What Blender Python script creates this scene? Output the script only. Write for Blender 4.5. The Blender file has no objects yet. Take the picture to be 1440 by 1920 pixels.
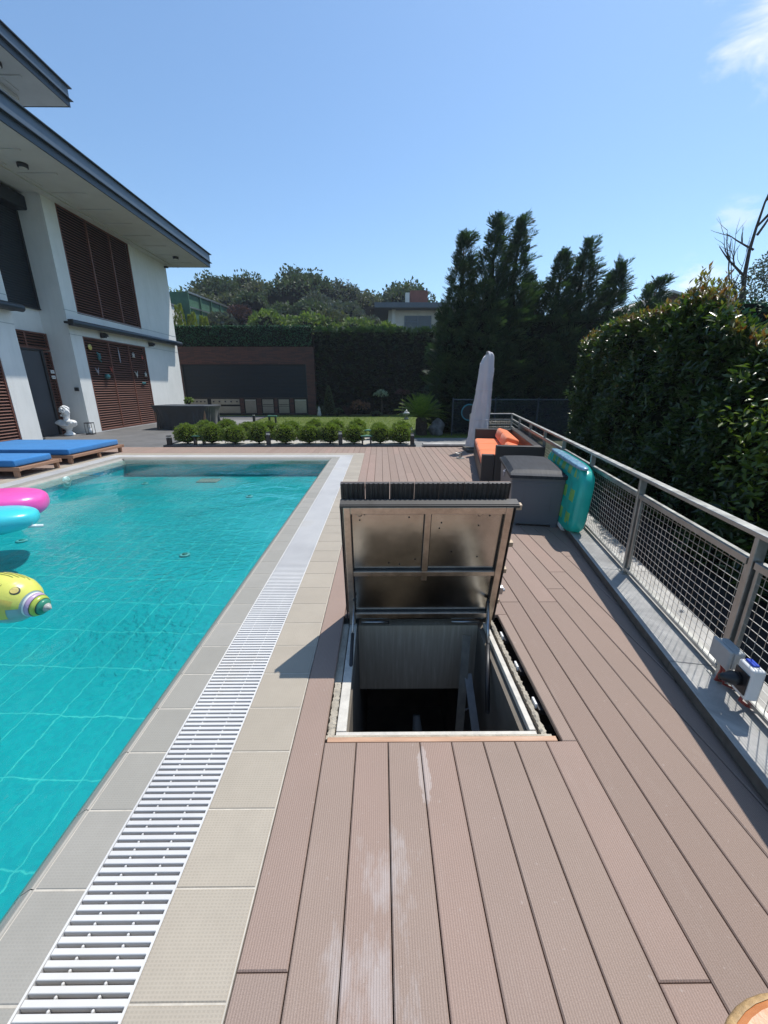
import bpy, bmesh, math, random
import numpy as np
from mathutils import Vector, Matrix
R = math.radians
random.seed(7)
rng = np.random.default_rng(11)
S = bpy.context.scene
COL = S.collection

# ------------------------------------------------------------------ camera
cam = bpy.data.cameras.new('camera')
camo = bpy.data.objects.new('camera', cam)
COL.objects.link(camo)
cam.sensor_fit = 'VERTICAL'; cam.sensor_height = 36.0; cam.lens = 36.0 * 745 / 1920
cam.clip_start = 0.05; cam.clip_end = 2000
camo.location = (0, 0, 1.6)
camo.rotation_euler = (R(90 - 17.367), 0, R(-0.4404))
S.camera = camo

# ------------------------------------------------------------------ light
SUN = Vector((0.368, 0.36, 1.0)).normalized()
elev = math.asin(SUN.z); azim = math.atan2(SUN.x, SUN.y)
sd = bpy.data.lights.new('sun', 'SUN'); sd.energy = 4.0; sd.angle = R(0.53); sd.color = (1.0, 0.955, 0.89)
so = bpy.data.objects.new('sun', sd); COL.objects.link(so)
so.rotation_euler = SUN.to_track_quat('Z', 'Y').to_euler()
so.location = SUN * 50
W = bpy.data.worlds.new('World'); S.world = W; W.use_nodes = True
nt = W.node_tree; nt.nodes.clear()
out = nt.nodes.new('ShaderNodeOutputWorld'); bg = nt.nodes.new('ShaderNodeBackground')
sky = nt.nodes.new('ShaderNodeTexSky'); sky.sky_type = 'NISHITA'; sky.sun_disc = False
sky.sun_elevation = elev; sky.sun_rotation = azim
sky.air_density = 1.1; sky.dust_density = 0.55; sky.ozone_density = 2.2; sky.altitude = 100
bg.inputs[1].default_value = 0.135
# small clouds, part of the sky: patches round two directions
geo = nt.nodes.new('ShaderNodeNewGeometry')
def wmath(op, *a):
    n = nt.nodes.new('ShaderNodeMath'); n.operation = op
    for i, v in enumerate(a):
        if isinstance(v, (int, float)): n.inputs[i].default_value = v
        else: nt.links.new(v, n.inputs[i])
    return n.outputs[0]
tc = nt.nodes.new('ShaderNodeTexCoord')
def cloud(direction, radius, scale, detail, amp, seed):
    d = Vector(direction).normalized()
    vd = nt.nodes.new('ShaderNodeVectorMath'); vd.operation = 'DISTANCE'
    nt.links.new(tc.outputs['Generated'], vd.inputs[0]); vd.inputs[1].default_value = d
    mp = nt.nodes.new('ShaderNodeMapping'); mp.inputs['Scale'].default_value = (1, 1, 2.2); mp.inputs['Location'].default_value = (seed, seed, 0)
    mp.inputs['Rotation'].default_value = (0, R(35), 0)
    nt.links.new(tc.outputs['Generated'], mp.inputs[0])
    nz = nt.nodes.new('ShaderNodeTexNoise'); nz.inputs['Scale'].default_value = scale; nz.inputs['Detail'].default_value = detail
    nz.inputs['Roughness'].default_value = 0.62; nz.inputs['Distortion'].default_value = 0.4
    nt.links.new(mp.outputs[0], nz.inputs[0])
    mask = wmath('SUBTRACT', 1.0, wmath('DIVIDE', vd.outputs['Value'], radius))
    v = wmath('ADD', mask, wmath('MULTIPLY', wmath('SUBTRACT', nz.outputs[0], 0.5), 2.6))
    r = nt.nodes.new('ShaderNodeMapRange'); r.inputs[1].default_value = 0.25; r.inputs[2].default_value = 1.15
    r.inputs[4].default_value = amp; r.interpolation_type = 'SMOOTHSTEP'
    nt.links.new(v, r.inputs[0])
    gate = nt.nodes.new('ShaderNodeMapRange'); gate.inputs[1].default_value = 0.0; gate.inputs[2].default_value = 0.35
    nt.links.new(mask, gate.inputs[0])
    return wmath('MULTIPLY', r.outputs[0], gate.outputs[0])
c1 = cloud((0.985, 1.308, 0.915), 0.125, 8.0, 8, 0.8, 3.1)
c2 = cloud((0.902, 1.173, 0.421), 0.04, 18.0, 6, 0.35, 1.7)
c3 = cloud((0.80, 1.117, 0.235), 0.07, 14.0, 6, 0.7, 9.7)
tot = wmath('MINIMUM', wmath('ADD', wmath('ADD', c1, c2), c3), 0.95)
mix = nt.nodes.new('ShaderNodeMix'); mix.data_type = 'RGBA'
nt.links.new(tot, mix.inputs[0]); 
tint = nt.nodes.new('ShaderNodeMix'); tint.data_type = 'RGBA'; tint.blend_type = 'MULTIPLY'; tint.inputs[0].default_value = 1.0
tint.inputs[7].default_value = (0.86, 1.0, 1.06, 1)
nt.links.new(sky.outputs[0], tint.inputs[6])
nt.links.new(tint.outputs[2], mix.inputs[6]); mix.inputs[7].default_value = (6.6, 6.8, 7.0, 1)
nt.links.new(mix.outputs[2], bg.inputs[0]); nt.links.new(bg.outputs[0], out.inputs[0])
S.view_settings.view_transform = 'Standard'; S.view_settings.look = 'None'
S.view_settings.exposure = 0.32; S.view_settings.gamma = 1.0
try:
    S.cycles.transparent_max_bounces = 16; S.cycles.max_bounces = 8
except Exception: pass

# ------------------------------------------------------------------ materials
def srgb(r, g, b):
    f = lambda c: (c / 255 / 12.92) if c / 255 <= 0.04045 else ((c / 255 + 0.055) / 1.055) ** 2.4
    return (f(r), f(g), f(b), 1)
class Mat:
    def __init__(s, name):
        s.m = bpy.data.materials.new(name); s.m.use_nodes = True
        s.nt = s.m.node_tree; s.b = s.nt.nodes['Principled BSDF']; s.out = s.nt.nodes['Material Output']
        s.tc = None
    def n(s, t, **k):
        x = s.nt.nodes.new(t)
        for a, v in k.items():
            if a.startswith('i_'):
                key = a[2:].replace('_', ' ')
                x.inputs[key].default_value = v
            else: setattr(x, a, v)
        return x
    def l(s, a, b): s.nt.links.new(a, b)
    def co(s, kind='Object', scale=(1, 1, 1), rot=(0, 0, 0)):
        if s.tc is None: s.tc = s.n('ShaderNodeTexCoord')
        mp = s.n('ShaderNodeMapping'); mp.inputs['Scale'].default_value = scale; mp.inputs['Rotation'].default_value = rot
        s.l(s.tc.outputs[kind], mp.inputs[0]); return mp.outputs[0]
    def noise(s, scale, detail=4, rough=0.55, vec=None, dist=0):
        x = s.n('ShaderNodeTexNoise'); x.inputs['Scale'].default_value = scale; x.inputs['Detail'].default_value = detail
        x.inputs['Roughness'].default_value = rough; x.inputs['Distortion'].default_value = dist
        s.l(vec if vec is not None else s.co(), x.inputs[0]); return x.outputs[0]
    def ramp(s, fac, stops):
        r = s.n('ShaderNodeValToRGB'); e = r.color_ramp.elements
        while len(e) < len(stops): e.new(0.5)
        for i, (p, c) in enumerate(stops):
            e[i].position = p; e[i].color = c if len(c) == 4 else (*c, 1)
        s.l(fac, r.inputs[0]); return r.outputs[0]
    def mix(s, fac, a, b, mode='MIX'):
        x = s.n('ShaderNodeMix', data_type='RGBA', blend_type=mode)
        for i, v in ((0, fac), (6, a), (7, b)):
            if isinstance(v, (int, float)): x.inputs[i].default_value = v
            elif isinstance(v, tuple): x.inputs[i].default_value = v if len(v) == 4 else (*v, 1)
            else: s.l(v, x.inputs[i])
        return x.outputs[2]
    def math(s, op, *a):
        x = s.n('ShaderNodeMath', operation=op)
        for i, v in enumerate(a):
            if isinstance(v, (int, float)): x.inputs[i].default_value = v
            else: s.l(v, x.inputs[i])
        return x.outputs[0]
    def bump(s, h, strength=0.3, dist=0.01, prev=None):
        x = s.n('ShaderNodeBump'); x.inputs['Strength'].default_value = strength; x.inputs['Distance'].default_value = dist
        s.l(h, x.inputs['Height'])
        if prev is not None: s.l(prev, x.inputs['Normal'])
        s.l(x.outputs[0], s.b.inputs['Normal']); return x.outputs[0]
    def col(s, c):
        if isinstance(c, tuple): s.b.inputs['Base Color'].default_value = c if len(c) == 4 else (*c, 1)
        else: s.l(c, s.b.inputs['Base Color'])
    def set(s, **k):
        for a, v in k.items():
            inp = s.b.inputs[a.replace('_', ' ')]
            if isinstance(v, (int, float, tuple)): inp.default_value = v
            else: s.l(v, inp)
        return s
def c4(c): return c if len(c) == 4 else (*c, 1)
def simple(name, c, rough=0.6, metal=0.0, var=0.12, scale=6, bump=0.0, bscale=60, bd=0.004, spec=0.5):
    m = Mat(name); c = c4(c)
    n = m.noise(scale, 5, 0.6)
    lo = tuple(v * (1 - var) for v in c[:3]); hi = tuple(min(1, v * (1 + var)) for v in c[:3])
    m.col(m.ramp(n, [(0.3, lo), (0.7, hi)]))
    m.set(Roughness=rough, Metallic=metal)
    m.b.inputs['Specular IOR Level'].default_value = spec
    if bump: m.bump(m.noise(bscale, 4), bump, bd)
    return m.m
def leafmat(name, stops, rough=0.45, trans=0.3, spec=0.5, tcol=None):
    m = Mat(name)
    g = m.n('ShaderNodeNewGeometry')
    c = m.ramp(g.outputs['Random Per Island'], [(i / (len(stops) - 1), s_) for i, s_ in enumerate(stops)])
    m.col(c); m.set(Roughness=rough); m.b.inputs['Specular IOR Level'].default_value = spec
    if trans:
        t = m.n('ShaderNodeBsdfTranslucent'); mx = m.n('ShaderNodeMixShader'); mx.inputs[0].default_value = trans
        cc = m.mix(1.0, c, tcol or (1.6, 1.9, 0.7, 1), 'MULTIPLY'); m.l(cc, t.inputs[0])
        m.l(m.b.outputs[0], mx.inputs[1]); m.l(t.outputs[0], mx.inputs[2]); m.l(mx.outputs[0], m.out.inputs[0])
    return m.m

M = {}
# stucco of the house
m = Mat('stucco'); n = m.noise(1.2, 6, 0.65); m.col(m.ramp(n, [(0.25, (0.65, 0.66, 0.63)), (0.75, (0.74, 0.74, 0.71))])); m.set(Roughness=0.9)
st1 = m.ramp(m.noise(2.2, 6, 0.7, m.co('Object', (3, 3, 0.25))), [(0.45, (0, 0, 0)), (0.8, (1, 1, 1))]); m.col(m.mix(m.math('MULTIPLY', st1, 0.22), m.ramp(n, [(0.25, (0.65, 0.66, 0.63)), (0.75, (0.74, 0.74, 0.71))]), (0.42, 0.42, 0.39, 1)))
m.bump(m.noise(140, 3), 0.5, 0.004); M['stucco'] = m.m
M['soffit'] = simple('soffit', (0.56, 0.56, 0.53), 0.9, var=0.05, scale=2, bump=0.2, bscale=200)
M['fascia'] = simple('fascia_metal', (0.085, 0.115, 0.15), 0.45, 0.3, var=0.08, scale=3)
M['fascia_dark'] = simple('gutter_metal', (0.03, 0.045, 0.06), 0.45, 0.3, var=0.1, scale=3)
M['awning'] = simple('awning_metal', (0.03, 0.042, 0.052), 0.45, 0.2, var=0.1, scale=3)
# louvre wood
m = Mat('louvre_wood'); n = m.noise(14, 6, 0.6, m.co('Object', (1, 0.12, 1)))
m.col(m.ramp(n, [(0.2, (0.085, 0.030, 0.020)), (0.6, (0.150, 0.056, 0.036)), (0.9, (0.20, 0.082, 0.055))])); m.set(Roughness=0.55)
m.bump(n, 0.15, 0.003); M['louvre'] = m.m
M['black'] = simple('dark_backing', (0.012, 0.012, 0.013), 0.8, var=0.2)
M['door'] = simple('grey_door', (0.075, 0.08, 0.09), 0.35, 0.2, var=0.06, scale=2)
M['white'] = simple('white_plastic', (0.72, 0.72, 0.70), 0.4, var=0.04)
M['grey_plastic'] = simple('grey_plastic', (0.36, 0.38, 0.38), 0.45, var=0.05, scale=20)
M['blackplastic'] = simple('black_plastic', (0.02, 0.02, 0.022), 0.4, var=0.1)
m = Mat('shutter_metal'); m.col((0.007, 0.013, 0.018, 1)); m.set(Roughness=0.5, Metallic=0.2)
M['shutter'] = m.m
# deck boards: island tint + fine ribs + dirt
m = Mat('composite_deck')
g = m.n('ShaderNodeNewGeometry')
base = m.ramp(g.outputs['Random Per Island'], [(0, (0.255, 0.180, 0.142)), (0.3, (0.325, 0.240, 0.192)), (0.6, (0.295, 0.220, 0.180)), (0.8, (0.340, 0.238, 0.192)), (1, (0.360, 0.240, 0.195))])
n1 = m.noise(2.3, 6, 0.62); n1r = m.ramp(n1, [(0.35, (0, 0, 0)), (0.75, (1, 1, 1))]); base = m.mix(m.math('MULTIPLY', n1r, 0.42), base, (0.215, 0.165, 0.13, 1))
n3 = m.ramp(m.noise(7, 7, 0.75, m.co('Object', (2.5, 0.5, 1))), [(0.56, (0, 0, 0)), (0.78, (1, 1, 1))]); base = m.mix(m.math('MULTIPLY', n3, 0.30), base, (0.44, 0.37, 0.32, 1))
spk = m.ramp(m.noise(45, 2, 0.5), [(0.70, (0, 0, 0)), (0.74, (1, 1, 1))]); base = m.mix(m.math('MULTIPLY', spk, 0.35), base, (0.5, 0.44, 0.40, 1))
n2 = m.noise(330, 2, 0.6)
base = m.mix(0.32, base, m.ramp(n2, [(0.3, (0.18, 0.13, 0.105)), (0.7, (0.50, 0.38, 0.32))]))
# pale dried-water stain patches in front of the hatch and near the camera
vec = m.co('Object')
sx = m.n('ShaderNodeSeparateXYZ'); m.l(vec, sx.inputs[0])
def blob(cx, cy, rx, ry):
    dx = m.math('DIVIDE', m.math('SUBTRACT', sx.outputs[0], cx), rx); dy = m.math('DIVIDE', m.math('SUBTRACT', sx.outputs[1], cy), ry)
    d = m.math('SQRT', m.math('ADD', m.math('MULTIPLY', dx, dx), m.math('MULTIPLY', dy, dy)))
    return m.math('SUBTRACT', 1.0, d)
bl = m.math('MAXIMUM', m.math('MAXIMUM', blob(-0.01, 0.64, 0.15, 0.30), blob(0.02, 0.93, 0.15, 0.22)), blob(-0.13, 0.70, 0.09, 0.16))
st = m.math('ADD', bl, m.math('MULTIPLY', m.math('SUBTRACT', m.noise(9, 6, 0.7, m.co('Object', (1.6, 0.6, 1))), 0.5), 3.4))
stf = m.n('ShaderNodeMapRange'); stf.inputs[1].default_value = 0.35; stf.inputs[2].default_value = 1.0; stf.inputs[4].default_value = 0.42; m.l(st, stf.inputs[0])
base = m.mix(stf.outputs[0], base, (0.50, 0.47, 0.46, 1))
b2 = m.math('ADD', blob(0.185, 1.31, 0.032, 0.16), m.math('MULTIPLY', m.math('SUBTRACT', m.noise(25, 4), 0.5), 1.2))
sf2 = m.n('ShaderNodeMapRange'); sf2.inputs[1].default_value = 0.1; sf2.inputs[2].default_value = 0.3; sf2.inputs[4].default_value = 0.6; m.l(b2, sf2.inputs[0])
base = m.mix(sf2.outputs[0], base, (0.50, 0.44, 0.41, 1))
wv = m.n('ShaderNodeTexWave', wave_type='BANDS', bands_direction='X', wave_profile='SIN'); wv.inputs['Scale'].default_value = 2 * math.pi / 20 / 0.0082
m.l(m.co('Object'), wv.inputs[0])
base = m.mix(m.math('MULTIPLY', m.math('SUBTRACT', 1.0, wv.outputs[1]), 0.30), base, (0.12, 0.085, 0.068, 1))
m.col(base); m.set(Roughness=0.72); m.b.inputs['Specular IOR Level'].default_value = 0.3
bn = m.bump(wv.outputs[1], 0.35, 0.0015); m.bump(n2, 0.25, 0.001, bn)
M['deck'] = m.m
M['dark_under'] = simple('deck_underside', (0.02, 0.017, 0.016), 0.9)
# pool tiles round the edge
def tilemat(name, ca, cb, ribs, axis='Y'):
    m = Mat(name); g = m.n('ShaderNodeNewGeometry')
    base = m.ramp(g.outputs['Random Per Island'], [(0, ca), (1, cb)])
    n = m.ramp(m.noise(4, 8, 0.72), [(0.35, (0, 0, 0)), (0.7, (1, 1, 1))]); base = m.mix(m.math('MULTIPLY', n, 0.6), base, tuple(v * 0.86 for v in ca))
    w = m.n('ShaderNodeTexWave', wave_type='BANDS', bands_direction=axis, wave_profile='SIN'); w.inputs['Scale'].default_value = 2 * math.pi / 20 / 0.009
    m.l(m.co('Object'), w.inputs[0])
    w2 = m.n('ShaderNodeTexWave', wave_type='BANDS', bands_direction='X' if axis == 'Y' else 'Y', wave_profile='SIN'); w2.inputs['Scale'].default_value = 2 * math.pi / 20 / 0.012
    m.l(m.co('Object'), w2.inputs[0])
    h = m.math('MAXIMUM', w.outputs[1], m.math('MULTIPLY', w2.outputs[1], 0.8))
    base = m.mix(m.math('MULTIPLY', m.math('SUBTRACT', 1.0, h), ribs), base, tuple(v * 0.5 for v in ca))
    m.col(base); m.set(Roughness=0.55); m.bump(h, 0.3, 0.0012); return m.m
M['tile_in'] = tilemat('coping_tile_grey', (0.30, 0.285, 0.245), (0.345, 0.325, 0.285), 0.10)
M['tile_out'] = tilemat('deck_tile_beige', (0.375, 0.325, 0.255), (0.43, 0.375, 0.295), 0.26)
M['grout'] = simple('grout', (0.50, 0.46, 0.39), 0.9, var=0.15, scale=20)
m = Mat('grate_plastic'); m.col(m.ramp(m.noise(1.2, 5, 0.6), [(0.25, (0.50, 0.49, 0.48)), (0.55, (0.62, 0.61, 0.59)), (0.75, (0.55, 0.51, 0.44))])); m.set(Roughness=0.6); m.b.inputs['Specular IOR Level'].default_value = 0.25
M['grate'] = m.m
M['channel'] = simple('grate_channel', (0.30, 0.28, 0.28), 0.7, var=0.1)
# pool interior
m = Mat('pool_mosaic')
vec = m.co('Object')
nz = m.n('ShaderNodeTexNoise'); nz.inputs['Scale'].default_value = 4.2; nz.inputs['Detail'].default_value = 5; m.l(vec, nz.inputs[0])
vm = m.n('ShaderNodeVectorMath', operation='SUBTRACT'); m.l(nz.outputs['Color'], vm.inputs[0]); vm.inputs[1].default_value = (0.5, 0.5, 0.5)
vs = m.n('ShaderNodeVectorMath', operation='SCALE'); m.l(vm.outputs[0], vs.inputs[0]); vs.inputs['Scale'].default_value = 0.075
nz2 = m.n('ShaderNodeTexNoise'); nz2.inputs['Scale'].default_value = 16; nz2.inputs['Detail'].default_value = 3; m.l(vec, nz2.inputs[0])
vm2 = m.n('ShaderNodeVectorMath', operation='SUBTRACT'); m.l(nz2.outputs['Color'], vm2.inputs[0]); vm2.inputs[1].default_value = (0.5, 0.5, 0.5)
vs2 = m.n('ShaderNodeVectorMath', operation='SCALE'); m.l(vm2.outputs[0], vs2.inputs[0]); vs2.inputs['Scale'].default_value = 0.035
va0 = m.n('ShaderNodeVectorMath', operation='ADD'); m.l(vec, va0.inputs[0]); m.l(vs2.outputs[0], va0.inputs[1])
va = m.n('ShaderNodeVectorMath', operation='ADD'); m.l(va0.outputs[0], va.inputs[0]); m.l(vs.outputs[0], va.inputs[1])
sp = m.n('ShaderNodeSeparateXYZ'); m.l(va.outputs[0], sp.inputs[0])
def lines(o, pitch, w):
    f = m.math('FRACT', m.math('DIVIDE', o, pitch)); d = m.math('ABSOLUTE', m.math('SUBTRACT', f, 0.5))
    r = m.n('ShaderNodeMapRange'); r.inputs[1].default_value = 0.5 - w / pitch; r.inputs[2].default_value = 0.5; m.l(d, r.inputs[0]); return r.outputs[0]
gl = m.math('MAXIMUM', lines(sp.outputs[0], 0.25, 0.0075), lines(sp.outputs[1], 0.5, 0.009))
gl = m.math('MULTIPLY', gl, m.math('ADD', 0.35, m.noise(6, 3)))
cc = m.ramp(m.noise(1.1, 5, 0.6), [(0.3, (0.001, 0.32, 0.325)), (0.7, (0.002, 0.36, 0.365))])
base = m.mix(m.math('MULTIPLY', gl, 0.65), cc, (0.16, 0.72, 0.58, 1))
fl1 = m.n('ShaderNodeVectorMath', operation='SNAP'); m.l(va.outputs[0], fl1.inputs[0]); fl1.inputs[1].default_value = (0.0333, 0.0333, 0.0333)
wn = m.n('ShaderNodeTexWhiteNoise'); m.l(fl1.outputs[0], wn.inputs[0])
base = m.mix(m.math('MULTIPLY', wn.outputs[0], 0.30), base, (0.001, 0.20, 0.26, 1))
m.col(base); m.set(Roughness=0.5); M['mosaic'] = m.m
mw = m.m.copy(); mw.name = 'pool_wall_mosaic_lit'; M['mosaic_wall_lit'] = mw  # lighter copy: light scattered in the water is put into the wall colour
for e_i, c_ in zip([n_ for n_ in mw.node_tree.nodes if n_.type == 'VALTORGB'][0].color_ramp.elements, ((0.001, 0.52, 0.58, 1), (0.003, 0.60, 0.64, 1))): e_i.color = c_
# water
m = Mat('water'); m.nt.nodes.remove(m.b)
g = m.n('ShaderNodeBsdfGlossy'); g.inputs['Roughness'].default_value = 0.02; g.inputs[0].default_value = (0.95, 0.98, 1, 1)
t = m.n('ShaderNodeBsdfTransparent'); t.inputs[0].default_value = (0.70, 0.93, 0.95, 1)
fr = m.n('ShaderNodeFresnel'); fr.inputs[0].default_value = 1.33
mx = m.n('ShaderNodeMixShader'); m.l(fr.outputs[0], mx.inputs[0]); m.l(t.outputs[0], mx.inputs[1]); m.l(g.outputs[0], mx.inputs[2]); m.l(mx.outputs[0], m.out.inputs[0])
vec = m.co('Object')
h1 = m.noise(2.2, 3, 0.5, vec, 0.6); h2 = m.noise(13, 4, 0.6, vec, 1.2); 
def ring(cx, cy, sc, rad):
    v = m.n('ShaderNodeVectorMath', operation='DISTANCE'); m.l(vec, v.inputs[0]); v.inputs[1].default_value = (cx, cy, -0.03)
    s_ = m.math('SINE', m.math('ADD', m.math('MULTIPLY', v.outputs['Value'], sc), m.math('MULTIPLY', h1, 14)))
    f = m.n('ShaderNodeMapRange'); f.inputs[1].default_value = rad; f.inputs[2].default_value = 0.0; m.l(v.outputs['Value'], f.inputs[0])
    return m.math('MULTIPLY', s_, f.outputs[0])
rs = m.math('ADD', m.math('ADD', ring(-2.2, 3.7, 60, 1.1), ring(-3.0, 6.6, 55, 0.8)), ring(-4.3, 7.6, 55, 0.6))
def zone(cx, cy, rad):
    v = m.n('ShaderNodeVectorMath', operation='DISTANCE'); m.l(vec, v.inputs[0]); v.inputs[1].default_value = (cx, cy, -0.03)
    f = m.n('ShaderNodeMapRange'); f.inputs[1].default_value = rad; f.inputs[2].default_value = 0.1; m.l(v.outputs['Value'], f.inputs[0]); return f.outputs[0]
pm_ = m.math('ADD', m.math('ADD', zone(-2.4, 3.8, 1.3), zone(-3.2, 6.8, 0.9)), m.math('ADD', zone(-4.3, 5.0, 1.2), zone(-4.5, 8.0, 0.7)))
patch = m.n('ShaderNodeMapRange'); patch.inputs[1].default_value = 0.38; patch.inputs[2].default_value = 0.75; m.l(m.noise(0.7, 2, 0.5, vec), patch.inputs[0])
hh = m.math('ADD', m.math('ADD', m.math('MULTIPLY', h1, 0.9), m.math('MULTIPLY', m.math('MULTIPLY', h2, patch.outputs[0]), 0.8)), m.math('ADD', m.math('MULTIPLY', rs, 0.06), m.math('MULTIPLY', m.math('MULTIPLY', h2, pm_), 0.8)))
bp = m.n('ShaderNodeBump'); bp.inputs['Strength'].default_value = 0.8; bp.inputs['Distance'].default_value = 0.032
m.l(hh, bp.inputs['Height']); m.l(bp.outputs[0], g.inputs['Normal']); m.l(bp.outputs[0], fr.inputs['Normal'])
M['water'] = m.m
# metals
def metal(name, c, rough, sc, rot=(0, 0, 0), stretch=(1, 1, 1), var=0.25, mt=1.0):
    m = Mat(name); n = m.noise(sc, 6, 0.65, m.co('Object', stretch, rot))
    m.col(m.ramp(n, [(0.25, tuple(v * (1 - var) for v in c)), (0.75, tuple(min(1, v * (1 + var)) for v in c))]))
    m.set(Metallic=mt); rr = m.n('ShaderNodeMapRange'); rr.inputs[3].default_value = rough * 0.7; rr.inputs[4].default_value = rough * 1.4; m.l(n, rr.inputs[0])
    m.l(rr.outputs[0], m.b.inputs['Roughness']); m.bump(m.noise(3, 3), 0.08, 0.02); return m.m
M['steel'] = metal('galvanised_rail', (0.42, 0.43, 0.42), 0.42, 9)
M['wire'] = metal('mesh_wire', (0.52, 0.52, 0.50), 0.35, 9)
M['stainless'] = metal('stainless_sheet', (0.50, 0.47, 0.42), 0.20, 4, var=0.3)
M['lidframe'] = metal('stainless_frame', (0.58, 0.50, 0.42), 0.33, 12, var=0.3)
M['kitchensteel'] = metal('kitchen_steel', (0.26, 0.25, 0.22), 0.4, 3, var=0.15)
M['strut'] = metal('strut_steel', (0.35, 0.36, 0.38), 0.3, 5)
M['darksteel'] = metal('tarnished_angle', (0.07, 0.068, 0.065), 0.6, 8, mt=0.4)
M['cladding'] = simple('composite_underside', (0.055, 0.045, 0.04), 0.5, var=0.3, scale=20, bump=0.2)
M['concrete'] = simple('concrete', (0.40, 0.36, 0.29), 0.95, var=0.25, scale=8, bump=0.8, bscale=30, bd=0.02)
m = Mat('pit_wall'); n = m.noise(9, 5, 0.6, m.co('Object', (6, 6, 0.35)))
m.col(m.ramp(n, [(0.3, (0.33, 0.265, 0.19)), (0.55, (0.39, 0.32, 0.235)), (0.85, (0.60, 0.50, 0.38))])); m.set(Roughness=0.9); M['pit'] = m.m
M['pitdark'] = simple('dark_pit_concrete', (0.15, 0.13, 0.105), 0.9, var=0.3, scale=3)  # darker concrete tone for the side walls and the chamber
M['creampaint'] = simple('cream_frame_paint', (0.55, 0.52, 0.46), 0.6, var=0.15, scale=20, bump=0.2)
m = Mat('pale_wood'); n = m.noise(10, 6, 0.6, m.co('Object', (6, 0.4, 6))); m.col(m.ramp(n, [(0.2, (0.42, 0.30, 0.19)), (0.8, (0.62, 0.48, 0.33))])); m.set(Roughness=0.6); M['palewood'] = m.m
M['darkwood'] = simple('dark_board_wood', (0.16, 0.14, 0.11), 0.8, var=0.3, scale=12); M['boardgrey'] = simple('grey_board', (0.26, 0.26, 0.26), 0.7, var=0.2, scale=12)  # board colours darkened so they stand out less in the pit
m = Mat('teak'); n = m.noise(8, 6, 0.6, m.co('Object', (0.5, 6, 6))); m.col(m.ramp(n, [(0.2, (0.24, 0.125, 0.072)), (0.8, (0.37, 0.21, 0.13))])); m.set(Roughness=0.55); M['teak'] = m.m
m = Mat('orange_strip'); n = m.noise(6, 6, 0.6, m.co('Object', (0.6, 8, 8))); m.col(m.ramp(n, [(0.2, (0.30, 0.16, 0.09)), (0.6, (0.50, 0.30, 0.19)), (0.9, (0.60, 0.5, 0.4))])); m.set(Roughness=0.55); M['orangewood'] = m.m
m = Mat('stool_leather'); m.col(m.ramp(m.noise(30, 5, 0.6), [(0.3, (0.42, 0.15, 0.05)), (0.7, (0.58, 0.24, 0.09))])); m.set(Roughness=0.4); m.bump(m.noise(80, 3), 0.3, 0.002); M['leather'] = m.m
M['straw'] = simple('stool_rim', (0.40, 0.26, 0.12), 0.6, var=0.35, scale=60, bump=0.5, bscale=150)
# slab
m = Mat('stone_slab'); n = m.noise(3.5, 8, 0.72, None, 0.5); m.col(m.ramp(n, [(0.3, (0.26, 0.255, 0.24)), (0.55, (0.42, 0.41, 0.385)), (0.75, (0.60, 0.58, 0.54))])); m.set(Roughness=0.55); m.bump(m.noise(40, 4), 0.15, 0.003); M['slab'] = m.m
M['darkstone_shade'] = simple('dark_stone_kerb_shade', (0.075, 0.073, 0.065), 0.8, var=0.3, scale=20)  # dark stone; on the kerb's side face the tone paints in its shade
m = Mat('grey_paving'); br = m.n('ShaderNodeTexBrick'); br.inputs['Scale'].default_value = 1.0; br.offset = 0.5
br.inputs['Brick Width'].default_value = 0.9; br.inputs['Row Height'].default_value = 0.45; br.inputs['Mortar Size'].default_value = 0.006
br.inputs['Color1'].default_value = (0.125, 0.125, 0.125, 1); br.inputs['Color2'].default_value = (0.155, 0.15, 0.148, 1); br.inputs['Mortar'].default_value = (0.06, 0.06, 0.06, 1)
m.l(m.co('Object'), br.inputs[0]); n = m.noise(1.4, 6, 0.65)
m.col(m.mix(0.6, br.outputs[0], m.ramp(n, [(0.3, (0.09, 0.09, 0.09)), (0.75, (0.21, 0.205, 0.20))]))); m.set(Roughness=0.6); M['paving'] = m.m
M['palepath'] = simple('pale_path', (0.20, 0.20, 0.195), 0.8, var=0.15, scale=4, bump=0.2)
m = Mat('soil_ground'); n = m.noise(0.35, 8, 0.7); m.col(m.ramp(n, [(0.3, (0.03, 0.028, 0.018)), (0.6, (0.035, 0.045, 0.018)), (0.8, (0.05, 0.07, 0.025))])); m.set(Roughness=0.95); M['ground'] = m.m
m = Mat('lawn_soil'); n = m.noise(1.5, 8, 0.7); m.col(m.ramp(n, [(0.25, (0.075, 0.11, 0.018)), (0.55, (0.115, 0.15, 0.028)), (0.8, (0.17, 0.19, 0.05))])); m.set(Roughness=0.9); m.bump(m.noise(60, 4), 0.8, 0.03); M['lawn'] = m.m
M['grass'] = leafmat('grass_blade', [(0.08, 0.13, 0.02), (0.13, 0.18, 0.03), (0.20, 0.23, 0.06)], 0.6, 0.4)
# brick
m = Mat('brick'); br = m.n('ShaderNodeTexBrick'); br.inputs['Scale'].default_value = 1.0
br.inputs['Brick Width'].default_value = 0.42; br.inputs['Row Height'].default_value = 0.062; br.inputs['Mortar Size'].default_value = 0.006; br.inputs['Bias'].default_value = -0.2
br.inputs['Color1'].default_value = (0.115, 0.045, 0.032, 1); br.inputs['Color2'].default_value = (0.055, 0.028, 0.026, 1); br.inputs['Mortar'].default_value = (0.035, 0.028, 0.026, 1)
m.l(m.co('Object', (1, 1, 1), (R(90), 0, 0)), br.inputs[0]); m.col(br.outputs[0]); m.set(Roughness=0.85); m.bump(br.outputs[1], -0.4, 0.01); M['brick'] = m.m
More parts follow.
